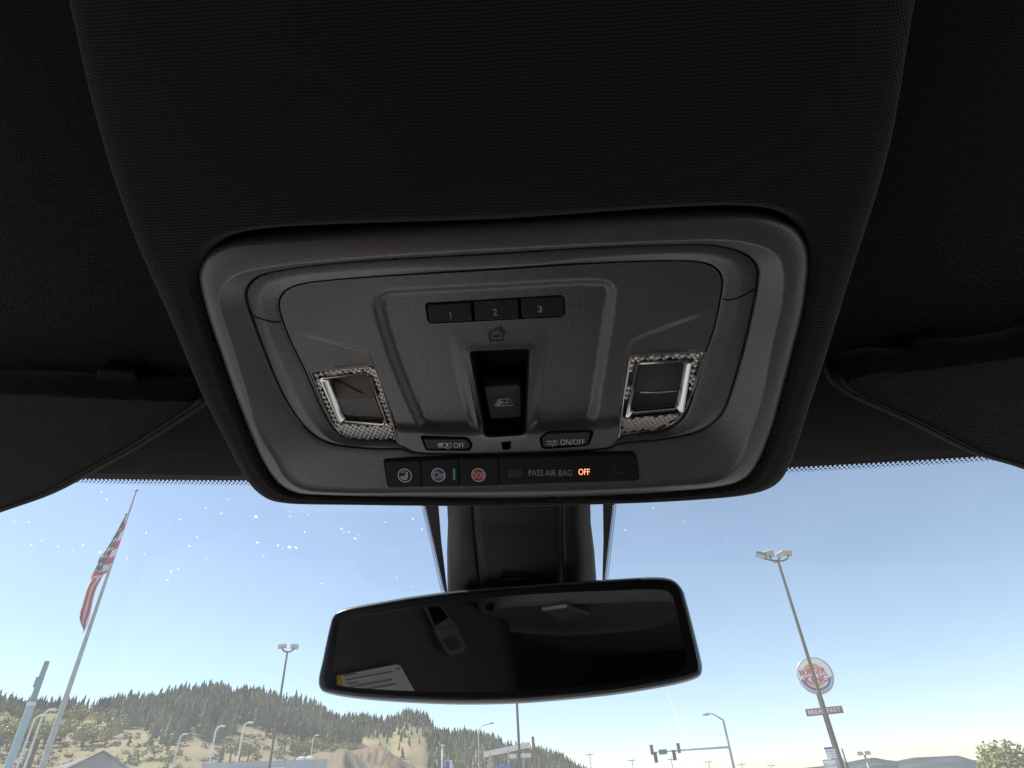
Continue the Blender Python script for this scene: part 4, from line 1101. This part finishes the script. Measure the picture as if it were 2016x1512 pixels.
# ---- broad-leaved trees
def leafy(seed, n, leaf, rx=.5, h=1.):
    r = random.Random(seed); V, F = [], []
    blobs = [(r.uniform(-.28, .28), r.uniform(-.28, .28), r.uniform(.42, .85), r.uniform(.16, .28)) for _ in range(9)]
    for _ in range(n):
        bx, by, bz, br = r.choice(blobs)
        d = np.array([r.gauss(0, 1), r.gauss(0, 1), r.gauss(0, 1)]); d /= np.linalg.norm(d); q = br * r.random() ** .35
        c = np.array([bx, by, bz]) + d * q * np.array([1, 1, .9])
        u = np.array([r.gauss(0, 1), r.gauss(0, 1), r.gauss(0, .7)]); u /= np.linalg.norm(u)
        w = np.cross(u, d); w /= max(np.linalg.norm(w), 1e-6); b = len(V); s = leaf * r.uniform(.6, 1.3)
        V += [c - u * s, c + w * s * .5, c + u * s, c - w * s * .5]; F.append((b, b + 1, b + 2, b + 3))
    return V, F
def trunk_vf(seed):
    r = random.Random(seed); P_ = [tube([(0, 0, 0), (.01, 0, .25), (0, .02, .5)], [.035, .028, .02], 7)]
    for _ in range(5):
        a = r.random() * 6.28; P_.append(tube([(0, 0, r.uniform(.25, .4)), (.12 * math.cos(a), .12 * math.sin(a), .5), (.25 * math.cos(a), .25 * math.sin(a), r.uniform(.6, .8))], [.02, .013, .005], 5))
    return merge(P_)
LEAF = []
for s in range(4):
    v, f = leafy(s + 40, 420, .055); me = bpy.data.meshes.new('crown'); me.from_pydata([tuple(x) for x in v], [], f); me.materials.append(M['leaf'] if s % 2 else M['leaf2']); LEAF.append(me)
v, f = trunk_vf(3); TRM = bpy.data.meshes.new('trunk'); TRM.from_pydata([tuple(x) for x in v], [], f); TRM.materials.append(M['bark'])
def tree(loc, h, label, group, k, wid=1.):
    t = world_thing('broadleaf_tree', label, 'tree', tuple(loc), random.random() * 6.28, group)
    for me in (LEAF[k], TRM):
        o = bpy.data.objects.new(me.name, me); put(o, t); o.scale = (h * wid, h * wid, h)
    return t
rt = random.Random(5); cnt = 0
while cnt < 46:                                       # thicket on the slope at the left
    a = rt.uniform(azel(-40, 1450)[0], azel(225, 1450)[0]); t = rt.uniform(.3, .93); p = hA(a, t); x, y = px_of(p)
    if not (-30 < x < 230 and 1412 + max(0, 90 - x) * .25 < y < 1490) or abs(y - 1450) > 42 - x * .06: continue
    tree(p, rt.uniform(5, 8), 'pale green spring tree in the thicket on the left slope', 'spring trees on the left slope', rt.randrange(4), 1.1); cnt += 1
def on_hill(hf, px, py):
    best = None
    for t in np.linspace(0, 1, 200):
        a = azel(px, py)[0]; p = hf(a, t); e = abs(px_of(p)[1] - py)
        if best is None or e < best[0]: best = (e, p)
    return best[1]
for i, (x, y, h) in enumerate([(452, 1502, 6.5), (470, 1500, 6), (487, 1503, 5.5), (560, 1480, 5), (575, 1487, 5), (592, 1492, 4.6), (302, 1495, 4), (330, 1512, 4.5), (270, 1500, 3.4), (610, 1500, 4), (545, 1506, 3.5)]):
    tree(on_hill(hA, x, y), h, 'low spring bush on the open slope behind the grey buildings', 'bushes on the open slope', i % 4, 1.25)
def scrub():
    r = random.Random(31); V, F = [], []
    for _ in range(900):
        a = r.uniform(azel(-60, 1490)[0], azel(760, 1490)[0]); t = r.uniform(.12, .75); p = hA(a, t); x, y = px_of(p)
        if not (1440 < y < 1520): continue
        h = r.uniform(.5, 1.7)
        for _ in range(34):
            d = np.array([r.gauss(0, .5), r.gauss(0, .5), abs(r.gauss(0, .45))]) * h
            u = np.array([r.gauss(0, 1), r.gauss(0, 1), r.gauss(0, 1)]); u *= .22 * h / np.linalg.norm(u); w = np.cross(u, d + .01); w *= .2 * h / max(np.linalg.norm(w), 1e-6)
            b = len(V); c = p + d; V += [c - u, c + w, c + u, c - w]; F.append((b, b + 1, b + 2, b + 3))
    tag(mesh('scrub', V, F, M['scrub']), 'low dry scrub scattered over the open slope', 'scrub', kind='stuff')
M['scrub'] = mat('dry_scrub', (.13, .13, .06), .9, col2=(.24, .20, .10), vscale=.08)
scrub()
rk = random.Random(9)
for i in range(26):
    x = rk.uniform(590, 760); y = rk.uniform(1447, 1462) + max(0, x - 680) * .6
    tree(on_hill(hA, x, y + 18) * .42 + np.array([0, 0, 3.0]) if False else on_hill(hA, x, min(1508, y + 30)), rk.uniform(3, 5.5), 'scrubby bush on the slope under the left end of the mirror', 'scrub under the left end of the mirror', i % 4, 1.2)
# near tree at the right edge
fr = Frame(1990, 1490, 30); X, Z = fr.xz(1990, 1466)
t = fr.thing('broadleaf_tree', 'bright green tree rising at the bottom right corner', 'tree')
v, f = leafy(77, 5200, .022); hgt = Z / .80
mesh('crown', [(x * hgt * 1.15 + .55, y * hgt * 1.1, z * hgt) for x, y, z in v], f, M['leaf'], t)
v, f = trunk_vf(5); mesh('trunk', [(x * hgt + .55, y * hgt, z * hgt) for x, y, z in v], f, M['bark'], t)

# ---- poles and lamps
def post(F_, root, px0, r0, r1, m, zb=0., name='post', n=10):
    x, z = F_.xz(*px0)
    v, f = tube([(x, 0, zb), (x, 0, (z + zb) / 2), (x, 0, z)], [r0, (r0 + r1) / 2, r1], n)
    return mesh(name, v, f, m, root, True, None, 40), x, z
# flagpole
fr = Frame(268, 966, 48); t = fr.thing('flagpole', 'tall tapering flagpole rising at the left', 'flagpole')
o, fx, fz = post(fr, t, (268, 968), .20, .055, M['galv'])
v, f = tube([(fx, 0, fz), (fx, 0, fz + .06), (fx, 0, fz + .16), (fx, 0, fz + .2)], [.03, .13, .12, .02], 10); mesh('finial', v, f, M['galv'], t, True)
def flag():
    Lf = [(249, 1010), (236, 1036), (222, 1060), (208, 1083), (196, 1098), (189, 1116), (181, 1132), (172, 1155), (169, 1166), (164, 1185), (157, 1210), (158, 1222), (165, 1240)]
    Rt = [(252, 1010), (246, 1036), (239, 1060), (231, 1083), (222, 1104), (212, 1124), (203, 1133), (196, 1146), (190, 1160), (184, 1180), (179, 1205), (175, 1222), (168, 1240)]
    F2 = Frame(220, 1080, 47.6)
    L_ = catmull(Lf, 6, False); R_ = catmull(Rt, 6, False); n = 21; V = []; rr = len(L_)
    for i in range(rr):
        for j in range(n):
            s = j / (n - 1); p = L_[i] * (1 - s) + R_[i] * s; x, z = F2.xz(*p); T = i / rr
            V.append((x, .16 * math.sin(s * 7 + T * 6) * min(1, T * 4 + .1) + .05 * math.sin(T * 15 + s * 3), z))
    Fc, mi_ = [], []
    for i in range(rr - 1):
        for j in range(n - 1):
            s, T = (j + .5) / (n - 1), (i + .5) / rr
            if T < .46 and s < .58 - .5 * max(0, T - .3): c = 1 if (i % 5 == 2 and (j + i // 5 * 2) % 5 in (0, 1)) or (i % 5 == 3 and (j + i // 5 * 2) % 5 == 0) else 2
            elif T < .52: c = 1 if math.floor(T * 17 + s * 1.2) % 2 else 0
            else: c = 1 if math.floor(s * 3.6 + T * 5.2 + .5 * math.sin(T * 13)) % 2 else 0
            Fc.append((i * n + j, (i + 1) * n + j, (i + 1) * n + j + 1, i * n + j + 1)); mi_.append(c)
    t2 = F2.thing('flag', 'limp striped red and white flag with navy starred corner on the flagpole', 'flag')
    o = mesh('flag_cloth', V, Fc, [M['flagred'], M['flagwhite'], M['flagblue']], t2, True, mi_)
    md = o.modifiers.new('t', 'SOLIDIFY'); md.thickness = .02
    a = F2.xz(166, 1240); b = F2.xz(164, 1246)
    v, f = tube([(a[0], 0, a[1]), (b[0], 0, b[1])], .03, 5); mesh('cord_end', v, f, M['galv'], t2)
flag()
# teal banner pole
fr = Frame(70, 1400, 22); t = fr.thing('banner_pole', 'pale teal banner pole leaning in at the far left edge', 'pole')
x, z = fr.xz(93, 1302); x1, z1 = fr.xz(62, 1390)
bx0, bz0 = fr.xz(89, 1310); 
v, f = tube([(x, 0, 0), (x, 0, z1)], .095, 12); mesh('lower_post', v, f, M['teal'], t, True, None, 40)
v, f = tube([(x, 0, z1), (x, 0, z1 + .09)], .105, 12); mesh('collar', v, f, M['whitepole'], t, True, None, 40)
v, f = tube([(x, 0, z1 + .09), (x, 0, z)], [.080, .062], 12); mesh('upper_post', v, f, M['tealdark'], t, True, None, 40)
v, f = box_vf(x - .115, x - .06, -.03, .03, z1 + .45, z - .40); mesh('banner_arm', v, f, M['tealdark'], t)
# small cobra-head street lamps
def cobra(px, py, D, label, side=1, m=None, sc=.5):
    fr = Frame(px, py, D); t = fr.thing('street_lamp', label, 'street lamp', 'street lamps along the road at the left')
    m = m or M['whitepole']; x, z = fr.xz(px, py)
    xp = x - side * .55 * sc
    path = [(xp, 0, 0), (xp, 0, z * .5), (xp, 0, z - .9 * sc), (xp + side * .08 * sc, 0, z - .35 * sc), (xp + side * .3 * sc, 0, z - .08 * sc), (x, 0, z)]
    v, f = tube(path, [.07, .065, .055, .05, .045, .04], 8); mesh('post', v, f, m, t, True)
    c = np.array([x + side * .28 * sc, 0, z + .02]); n = 10; rings = []
    for k, rd in zip(np.linspace(-.5, .55, 7), (.03, .13, .19, .21, .20, .15, .03)):
        th = np.linspace(0, 2 * np.pi, n, endpoint=False)
        rings.append(np.column_stack([np.full(n, c[0] + side * k * sc), c[1] + rd * sc * np.cos(th), c[2] + rd * .75 * sc * np.sin(th)]))
    v, f = loft(rings); mesh('lamp_head', v, f, m, t, True)
cobra(99, 1398, 50, 'white street lamp just left of the flagpole foot, taller of the two', 1)
cobra(81, 1409, 52, 'white street lamp left of the flagpole foot, shorter of the two', 1)
cobra(362, 1446, 70, 'white street lamp on the slope, smallest and leftmost of three', 1)
cobra(434, 1430, 60, 'white street lamp on the slope, middle one of three', 1)
cobra(489, 1423, 56, 'white street lamp on the slope, tallest and rightmost of three', 1)
cobra(622, 1448, 85, 'thin white street lamp just below the left end of the mirror', 1)
fr = Frame(66, 1480, 40); t = fr.thing('utility_box_post', 'short dark post beside the lamp posts at the left', 'post')
x, z = fr.xz(79, 1456); x1 = fr.xz(72, 1456)[0]
v, f = box_vf(x1 - .02, x + .02, -.15, .15, 0, z); mesh('post', v, f, M['darkpole'], t)
# double and quadruple parking-lot lamps
def lot_lamp(px, py, D, arms, label, r, m):
    fr = Frame(px, py, D); t = fr.thing('parking_lot_lamp', label, 'lamp post', 'tall parking lot lamp posts')
    x, z = fr.xz(px, py)
    v, f = tube([(x, 0, 0), (x, 0, z * .5), (x, 0, z)], [r, r * .85, r * .65], 12); mesh('post', v, f, m, t, True, None, 40)
    for (hx, hy, dy, tl, wd, ht) in arms:
        ax, az_ = fr.xz(hx, hy)
        q = np.array([ax, dy, az_])
        v, f = tube([(x, 0, z - .05), (x + (ax - x) * .45, dy * .5, z - .02), (x + (ax - x) * .9, dy * .95, z + (az_ - z) * .35), q], .035 * D / 29, 8); a = mesh('arm', v, f, m, t, True)
        u = np.array([math.cos(tl), 0, math.sin(tl)]); w = np.array([-math.sin(tl) * .5, -.55, math.cos(tl) * .6]); w /= np.linalg.norm(w); nn = np.cross(u, w)
        def bx(cx, sx, sy, sz):
            V = [cx + u * sx * i + w * sy * j + nn * sz * k for k in (-1, 1) for i, j in ((-1, -1), (1, -1), (1, 1), (-1, 1))]
            return V, [(3, 2, 1, 0), (4, 5, 6, 7), (0, 1, 5, 4), (1, 2, 6, 5), (2, 3, 7, 6), (3, 0, 4, 7)]
        v, f = bx(q, wd, ht, .06); hd = mesh('lamp_head', v, f, M['galv'] if tl > -.4 else m, t)
        v, f = bx(q + nn * .07 * (-1 if nn[2] > 0 else 1), wd * .85, ht * .8, .012); mesh('lens', v, f, M['lampface'], hd)
lot_lamp(1531, 1102, 29, [(1512, 1084, .5, .15, .20, .17), (1500, 1097, -.3, -.5, .20, .12), (1549, 1082, .5, -.3, .17, .14), (1536, 1094, -.2, .35, .17, .11)], 'tall slender parking lot lamp with four heads, right of the mirror', .085, M['darkpole'])
lot_lamp(566, 1282, 41, [(556, 1272, 0, .15, .24, .14), (580, 1273, 0, -.1, .24, .14)], 'thin dark parking lot lamp with two heads, left of the mirror', .085, M['darkpole'])
fr = Frame(1011, 1400, 36); t = fr.thing('metal_pole', 'plain grey pole rising behind the bottom edge of the mirror', 'pole')
x, z = fr.xz(1011, 1250); v, f = tube([(x, 0, 0), (x, 0, z)], [.075, .06], 10); mesh('post', v, f, M['darkpole'], t, True, None, 40)
v, f = tube([(x, 0, z), (x, 0, z + .08)], [.09, .03], 10); mesh('cap', v, f, M['darkpole'], t, True)
# faint street lamp behind
fr = Frame(945, 1430, 120); t = fr.thing('street_lamp', 'distant grey street lamp with bent arm below the mirror', 'street lamp')
x0, z0 = fr.xz(942, 1440); x1, z1 = fr.xz(966, 1424)
v, f = tube([(x0, 0, 0), (x0, 0, z0), (x0 + .5, 0, z0 + .8), (x1, 0, z1)], [.12, .1, .08, .06], 8); mesh('post', v, f, M['galv'], t, True)
v, f = box_vf(x1 - .2, x1 + .6, -.15, .15, z1 - .1, z1 + .1); mesh('lamp_head', v, f, M['galv'], t)
fr = Frame(871, 1470, 110); t = fr.thing('street_lamp', 'short white lamp post right of the bare earth bank', 'street lamp')
x0, z0 = fr.xz(871, 1470); v, f = tube([(x0, 0, 0), (x0, 0, z0)], .11, 8); mesh('post', v, f, M['whitepole'], t, True)
v, f = box_vf(x0 - .25, x0 + .25, -.2, .2, z0, z0 + .3); mesh('lamp_head', v, f, M['whitepole'], t)

# ---- traffic signal mast
fr = Frame(1425, 1418, 95); t = fr.thing('traffic_signal_mast', 'steel traffic signal mast with long arm and street lamp, right of the mirror', 'traffic signal')
x, z = fr.xz(1424, 1418); _, za = fr.xz(1430, 1471); xa, _ = fr.xz(1284, 1471); 
v, f = tube([(x, 0, 0), (x, 0, z)], [.20, .13], 10); mesh('post', v, f, M['galv'], t, True, None, 40)
v, f = tube([(x, 0, za), ((x + xa) / 2, 0, za + .05), (xa, 0, za + .05)], [.15, .11, .07], 10); mesh('mast_arm', v, f, M['galv'], t, True, None, 40)
xl, zl = fr.xz(1391, 1407)
v, f = tube([(x, 0, z), (x - 1.0, 0, z + .75), (x - 2.0, 0, zl + .25), (xl, 0, zl)], [.10, .085, .07, .06], 8); mesh('lamp_arm', v, f, M['galv'], t, True)
v, f = box_vf(xl - .45, xl + .35, -.18, .18, zl - .1, zl + .1); mesh('lamp_head', v, f, M['galv'], t)
for px, dz, m_ in ((1283, .35, 'galv'), (1288, -.55, 'sigyellow'), (1325, -.45, 'sigyellow'), (1336, .3, 'galv')):
    sx, _ = fr.xz(px, 1471)
    v, f = box_vf(sx - .22, sx + .22, -.35, -.12, za + dz - .58, za + dz + .58); h = mesh('signal_head', v, f, M[m_], t)
    for q in (-.36, 0, .36):
        v, f = tube([(sx, -.35, za + dz + q), (sx, -.5, za + dz + q)], .14, 8); mesh('visor', v, f, M['sigyellow'], h)
g0, _ = fr.xz(1296, 1471); g1, _ = fr.xz(1312, 1471)
v, f = box_vf(g0, g1, -.25, -.2, za - .28, za + .3); mesh('street_name_sign', v, f, M['streetgreen'], t)

# ---- far utility poles
for i, (x_, y_, lab) in enumerate([(1160, 1478, 'distant utility pole nearest the wooded hill'), (1243, 1489, 'distant utility pole, second from the wooded hill'), (1320, 1487, 'distant utility pole under the traffic signals'), (1393, 1492, 'distant utility pole just left of the traffic signal mast'), (1458, 1497, 'distant utility pole just right of the traffic signal mast'), (1516, 1499, 'distant utility pole farthest to the right')]):
    fr = Frame(x_, y_, 300); t = fr.thing('utility_pole', lab, 'utility pole', 'utility poles along the horizon')
    x, z = fr.xz(x_, y_); v, f = tube([(x, 0, 0), (x, 0, z)], [.24, .18], 6); mesh('post', v, f, M['galv'], t, True)
    v, f = box_vf(x - 1.5, x + 1.5, -.12, .12, z - 1.6, z - 1.3); mesh('cross_arm', v, f, M['galv'], t)
fr = Frame(1702, 1482, 70); t = fr.thing('parking_lot_lamp', 'small distant lamp post between the burger sign and the mountains', 'lamp post')
x, z = fr.xz(1702, 1486); v, f = tube([(x, 0, 0), (x, 0, z)], [.10, .08], 8); mesh('post', v, f, M['galv'], t, True)
for s in (-1, 1):
    v, f = box_vf(x + s * .3 - .24, x + s * .3 + .24, -.2, .2, z - .02, z + .26); mesh('lamp_head', v, f, M['galv'], t)

# ---- restaurant sign
def sign():
    fr = Frame(1605, 1331, 40)
    t = fr.thing('restaurant_sign', 'tall roadside sign with round burger logo board above a breakfast board', 'sign')
    cx, cz = fr.xz(1605, 1330); rx = abs(fr.xz(1640, 1328)[0] - fr.xz(1569, 1333)[0]) / 2; rz = rx * 1.0
    th = np.linspace(0, 2 * np.pi, 48, endpoint=False)
    def ell(kx, kz, y, ox=0, oz=0): return np.column_stack([cx + ox + rx * kx * np.cos(th), np.full(48, y), cz + oz + rz * kz * np.sin(th)])
    v, f = loft([ell(.97, .97, .28), ell(1, 1, .25), ell(1, 1, -.25), ell(.96, .96, -.28)]); f.append(tuple(range(48))); f.append(tuple(range(144, 192))[::-1])
    bd = mesh('sign_cabinet', v, f, M['signgrey'], t, True, None, 40)
    mesh('sign_face', ell(.91, .91, -.285), [tuple(range(48))], M['signwhite'], bd)
    def patch(nm, pts, y, m): mesh(nm, [(cx + rx * a, y, cz + rz * b) for a, b in pts], [tuple(range(len(pts)))], m, bd)
    tt = np.linspace(.12 * np.pi, .88 * np.pi, 16)
    ox = -.05
    patch('bun_shape', [(ox + .58 * math.cos(a), .30 + .52 * (math.sin(a) - .37)) for a in tt], -.289, M['signbun'])
    patch('bun_shape', [(ox + .56 * math.cos(a), -.40 - .36 * (math.sin(a) - .37)) for a in tt], -.289, M['signbun'])
    a1 = np.linspace(1.06 * np.pi, 1.93 * np.pi, 30); V = []; F = []
    for i, a in enumerate(a1):
        wd = .05 + .075 * math.sin(math.pi * min(1, i / 29 * .62 + .28))
        for q in (.86, .86 - wd * 1.2): V.append((cx + rx * q * math.cos(a), -.289, cz + rz * q * math.sin(a)))
    F = [(2 * i, 2 * i + 1, 2 * i + 3, 2 * i + 2) for i in range(29)]; mesh('crescent', V, F, M['signblue'], bd)
    def txt(nm, body, x0, x1, z0, z1, y, m, par, tilt=0.):
        st, f = text_mesh(body)
        mesh(nm, [(x0 + (x1 - x0) * a, y, z0 + (z1 - z0) * b + tilt * (a - .5)) for a, b in st], f, m, par)
    # heavy letters: each word laid twice with a small shift
    for d in (0, .018, -.018):
        txt('lettering', 'BURGER', cx + rx * (-.80 + d), cx + rx * (.62 + d), cz + rz * .03, cz + rz * .34, -.292 - d * .02, M['signred'], bd)
        txt('lettering', 'KING', cx + rx * (-.62 + d * 1.5), cx + rx * (.66 + d * 1.5), cz - rz * .42, cz - rz * .02, -.292 - d * .02, M['signred'], bd)
    x0, z0 = fr.xz(1587, 1404); x1, z1 = fr.xz(1659, 1396); zc = fr.xz(1623, 1400)[1]; hh = abs(fr.xz(1623, 1393)[1] - fr.xz(1623, 1407)[1]) / 2
    v, f = box_vf(x0, x1, -.16, .16, zc - hh, zc + hh); bb = mesh('breakfast_board', v, f, M['signbrown'], t)
    for d in (0, .012):
        txt('lettering', 'BREAKFAST', x0 + .12 + d, x1 - .12 + d, zc - hh * .62, zc + hh * .62, -.165 - d * .05, M['signwhite'], bb)
    px_, _ = fr.xz(1618, 1385)
    v, f = tube([(px_, .1, 0), (px_, .1, cz - rz * .9)], [.16, .14], 10); mesh('post', v, f, M['darkpole'], t, True, None, 40)
    # service board lower on the post
    t2 = fr.thing('menu_board', 'white notice board with faint purple lettering below the burger sign', 'sign')
    a = fr.xz(1624, 1476); b = fr.xz(1650, 1493)
    v, f = box_vf(a[0], b[0], -.5, -.4, b[1], a[1]); w = mesh('board', v, f, M['signwhite'], t2)
    v, f = box_vf(a[0] - .02, b[0] - .1, -.51, -.39, a[1], a[1] + .08); mesh('top_rail', v, f, M['signblue'], t2)
    for q, (s, e) in zip((.75, .5, .25), ((.1, .85), (.35, .9), (.5, .9))):
        zz = b[1] + (a[1] - b[1]) * q; txt('print_line', 'INFO' if False else '- - -', a[0] + (b[0] - a[0]) * s, a[0] + (b[0] - a[0]) * e, zz - .04, zz + .04, -.503, M['signprint'], w)
    p = (a[0] + b[0]) / 2
    v, f = box_vf(p - .08, p + .3, -.44, -.3, 0, b[1]); mesh('leg', v, f, M['darkpole'], t2)
    t3 = fr.thing('sign_cabinet_low', 'pale cabinet lettered Soft at the very bottom of the burger sign', 'sign')
    a = fr.xz(1620, 1497); b = fr.xz(1672, 1530)
    v, f = box_vf(a[0], b[0], -1.0, -.6, b[1] - 1, a[1]); w = mesh('cabinet', v, f, M['signgrey'], t3)
    v, f = box_vf(a[0] + .06, b[0] - .4, -1.02, -1.0, b[1] - .9, a[1] - .06); mesh('face', v, f, M['signwhite'], t3)
    x0, z0 = fr.xz(1627, 1512); x1, z1 = fr.xz(1650, 1503)
    txt('lettering', 'Soft', x0, x1, z0, z1, -1.03, M['tealdark'], w)
    t4 = fr.thing('black_speaker_box', 'black box mounted on the pole beside the notice board', 'box')
    a = fr.xz(1656, 1474); b = fr.xz(1667, 1500); v, f = box_vf(a[0], b[0], -.3, .1, b[1], a[1]); mesh('case', v, f, M['darkpole'], t4)
    v, f = box_vf((a[0] + b[0]) / 2 - .05, (a[0] + b[0]) / 2 + .05, -.15, -.05, 0, b[1]); mesh('stand', v, f, M['darkpole'], t4)
sign()

# ---- buildings
def gable():
    D = 62; fr = Frame(175, 1500, D)
    t = fr.thing('house', 'grey house with shingled gable roof at the lower left', 'house')
    g = fr.xz; ze = g(175, 1503)[1]
    xa, zr1 = g(172, 1474); xb = g(247, 1505)[0]; xl = g(100, 1497)[0]; x_p, zp = g(203, 1481)
    zl = g(100, 1499)[1]; zb = g(247, 1506)[1]
    # front gable faces the camera to the right, roof ridge runs back to the left
    v = [(xl, 2, 0), (xb - .3, 0, 0), (xb - .3, 6, 0), (xl, 8, 0), (xl, 2, zl - .3), (xb - .3, 0, zb - .3), (xb - .3, 6, zb - .3), (xl, 8, zl - .3)]
    mesh('wall', v, [(0, 1, 5, 4), (1, 2, 6, 5), (2, 3, 7, 6), (3, 0, 4, 7)], M['siding'], t)
    gab = [(g(116, 1504)[0], 0.0, zl - .9), (x_p, -.1, zp), (xb, -.1, zb - .2)]
    mesh('gable', [(a, -.12, c) for a, b, c in gab] + [(a, .2, c) for a, b, c in gab], [(0, 1, 2), (5, 4, 3), (0, 3, 4, 1), (1, 4, 5, 2), (2, 5, 3, 0)], M['siding'], t)
    def slab(nm, q, m):
        v = [tuple(p) for p in q] + [(p[0], p[1], p[2] - .12) for p in q]
        return mesh(nm, v, [(0, 1, 2, 3), (7, 6, 5, 4), (0, 4, 5, 1), (1, 5, 6, 2), (2, 6, 7, 3), (3, 7, 4, 0)], m, t)
    slab('roof', [(gab[0][0] - .3, -.4, gab[0][2] - .05), (x_p, -.4, zp + .12), (xa, 7, zr1), (xl, 7, zl)], M['shingle'])
    slab('roof', [(x_p, -.4, zp + .12), (xb + .3, -.4, zb - .2), (xb + .3, 7, zb - .2), (xa + .1, 7, zr1)], M['shingle'])
    for px in (150, 190, 215):
        a = g(px, 1507)[0]; v, f = box_vf(a, a + .9, -.18, -.1, 1.2, 2.6); w = mesh('window', v, f, M['signwhite'], t)
        v, f = box_vf(a + .08, a + .82, -.2, -.18, 1.28, 2.52); mesh('pane', v, f, M['pane'], w)
gable()
def flat_building():
    fr = Frame(520, 1505, 50); g = fr.xz
    t = fr.thing('flat_roofed_building', 'low grey flat-roofed building below the hill', 'building')
    xa, za = g(404, 1501); xb, zb = g(640, 1500); za = g(520, 1499)[1]
    v, f = box_vf(xa, xb, 0, 14, 0, za - .5); mesh('wall', v, f, M['siding'], t)
    v, f = box_vf(xa - .15, xb + .15, -.15, 14.2, za - .5, za); mesh('fascia', v, f, M['metalroof'], t)
    a = g(462, 1510)[0]; b = g(560, 1510)[0]; v, f = box_vf(a, b, -.25, -.16, za - .62, za - .38); mesh('white_band', v, f, M['signwhite'], t)
    for px in (440, 500, 560, 610):
        a = g(px, 1512)[0]; v, f = box_vf(a, a + 1.2, -.06, .04, .9, 2.4); w = mesh('window', v, f, M['signwhite'], t)
        v, f = box_vf(a + .1, a + 1.1, -.09, -.06, 1., 2.3); mesh('pane', v, f, M['pane'], w)
    for px, lab in ((596, 'white roof vent unit on the flat roof, left of a pair'), (613, 'white roof vent unit on the flat roof, right of a pair')):
        u = fr.thing('roof_vent', lab, 'roof vent', 'roof vents on the flat roof')
        a, _ = g(px, 1497); v, f = tube([(a, 3, za), (a, 3, za + .32), (a, 3, za + .42)], [.26, .30, .05], 10); mesh('vent_cap', v, f, M['signwhite'], u, True, None, 40)
flat_building()
def canopy():
    fr = Frame(1000, 1475, 150); g = fr.xz
    t = fr.thing('filling_station_canopy', 'white sloping canopy with brown tower below the mirror', 'canopy')
    a = g(952, 1481); b = g(1043, 1461); h = .55
    V = [(a[0], -1, a[1] - h), (b[0], -1, b[1] - h), (b[0], 7, b[1] - h), (a[0], 7, a[1] - h), (a[0], -1, a[1]), (b[0], -1, b[1]), (b[0], 7, b[1]), (a[0], 7, a[1])]
    mesh('roof_slab', V, [(3, 2, 1, 0), (4, 5, 6, 7), (0, 1, 5, 4), (1, 2, 6, 5), (2, 3, 7, 6), (3, 0, 4, 7)], M['signwhite'], t)
    x, z = g(1049, 1450); v, f = box_vf(x - .3, x + .3, 0, .6, 0, z); mesh('tower', v, f, M['brick'], t)
    for px in (965, 1000, 1030):
        x, z = g(px, 1478); v, f = box_vf(x - .2, x + .2, 1, 1.4, 0, z); mesh('column', v, f, M['galv'], t)
    x0, z0 = g(1003, 1493); x1, z1 = g(1046, 1482); v, f = box_vf(x0, x1, .5, .8, z0, z1); w = mesh('wall_panel', v, f, M['signwhite'], t)
    x0, z0 = g(1017, 1492); x1, z1 = g(1023, 1484); v, f = box_vf(x0, x1, .4, .5, z0, z1); mesh('green_panel', v, f, M['streetgreen'], t)
    fr2 = Frame(885, 1505, 100); t = fr2.thing('roadside_sign', 'small blue and white roadside sign below the far hill', 'sign')
    a = fr2.xz(877, 1497); b = fr2.xz(890, 1515); v, f = box_vf(a[0], b[0], 0, .2, b[1], a[1]); mesh('board', v, f, M['signwhite'], t)
    v, f = box_vf(a[0] + .05, b[0] - .35, -.03, 0, b[1], a[1] - .1); mesh('blue_face', v, f, M['signblue'], t)
    c = (a[0] + b[0]) / 2; v, f = box_vf(c - .1, c + .1, .05, .15, 0, b[1]); mesh('post', v, f, M['galv'], t)
    fr3 = Frame(990, 1508, 60); t = fr3.thing('parked_van', 'blue roof of a parked van at the bottom edge', 'van')
    a = fr3.xz(970, 1506); b = fr3.xz(1012, 1506); z = (a[1] + b[1]) / 2
    prof = [(0, .5), (0, z * .55), (.06, z * .9), (.14, z), (.80, z), (.90, z * .93), (1.0, z * .5), (1.0, .5)]
    V = [(a[0] + (b[0] - a[0]) * p, y, q) for y in (0, 4.6) for p, q in prof]; k = len(prof)
    mesh('body', V, [(i, (i + 1) % k, k + (i + 1) % k, k + i) for i in range(k)] + [tuple(range(k))[::-1], tuple(range(k, 2 * k))], M['carblue'], t)
    for xx in (.12, .88):
        for y in (.7, 3.8):
            c = a[0] + (b[0] - a[0]) * xx; v, f = tube([(c - .12, y, .34), (c + .12, y, .34)], .34, 14); mesh('wheel', v, f, M['black'], t)
    fr4 = Frame(905, 1495, 140)
    fr5 = Frame(1750, 1507, 160); t = fr5.thing('low_building', 'dark roof of a low building below the mountains', 'building')
    a = fr5.xz(1728, 1506); b = fr5.xz(1766, 1508); v, f = box_vf(a[0], b[0], 0, 8, 0, a[1] - .5); mesh('wall', v, f, M['siding'], t)
    v, f = box_vf(a[0] - .3, b[0] + .3, -.3, 8.3, a[1] - .5, a[1]); mesh('roof', v, f, M['shingle'], t)
canopy()
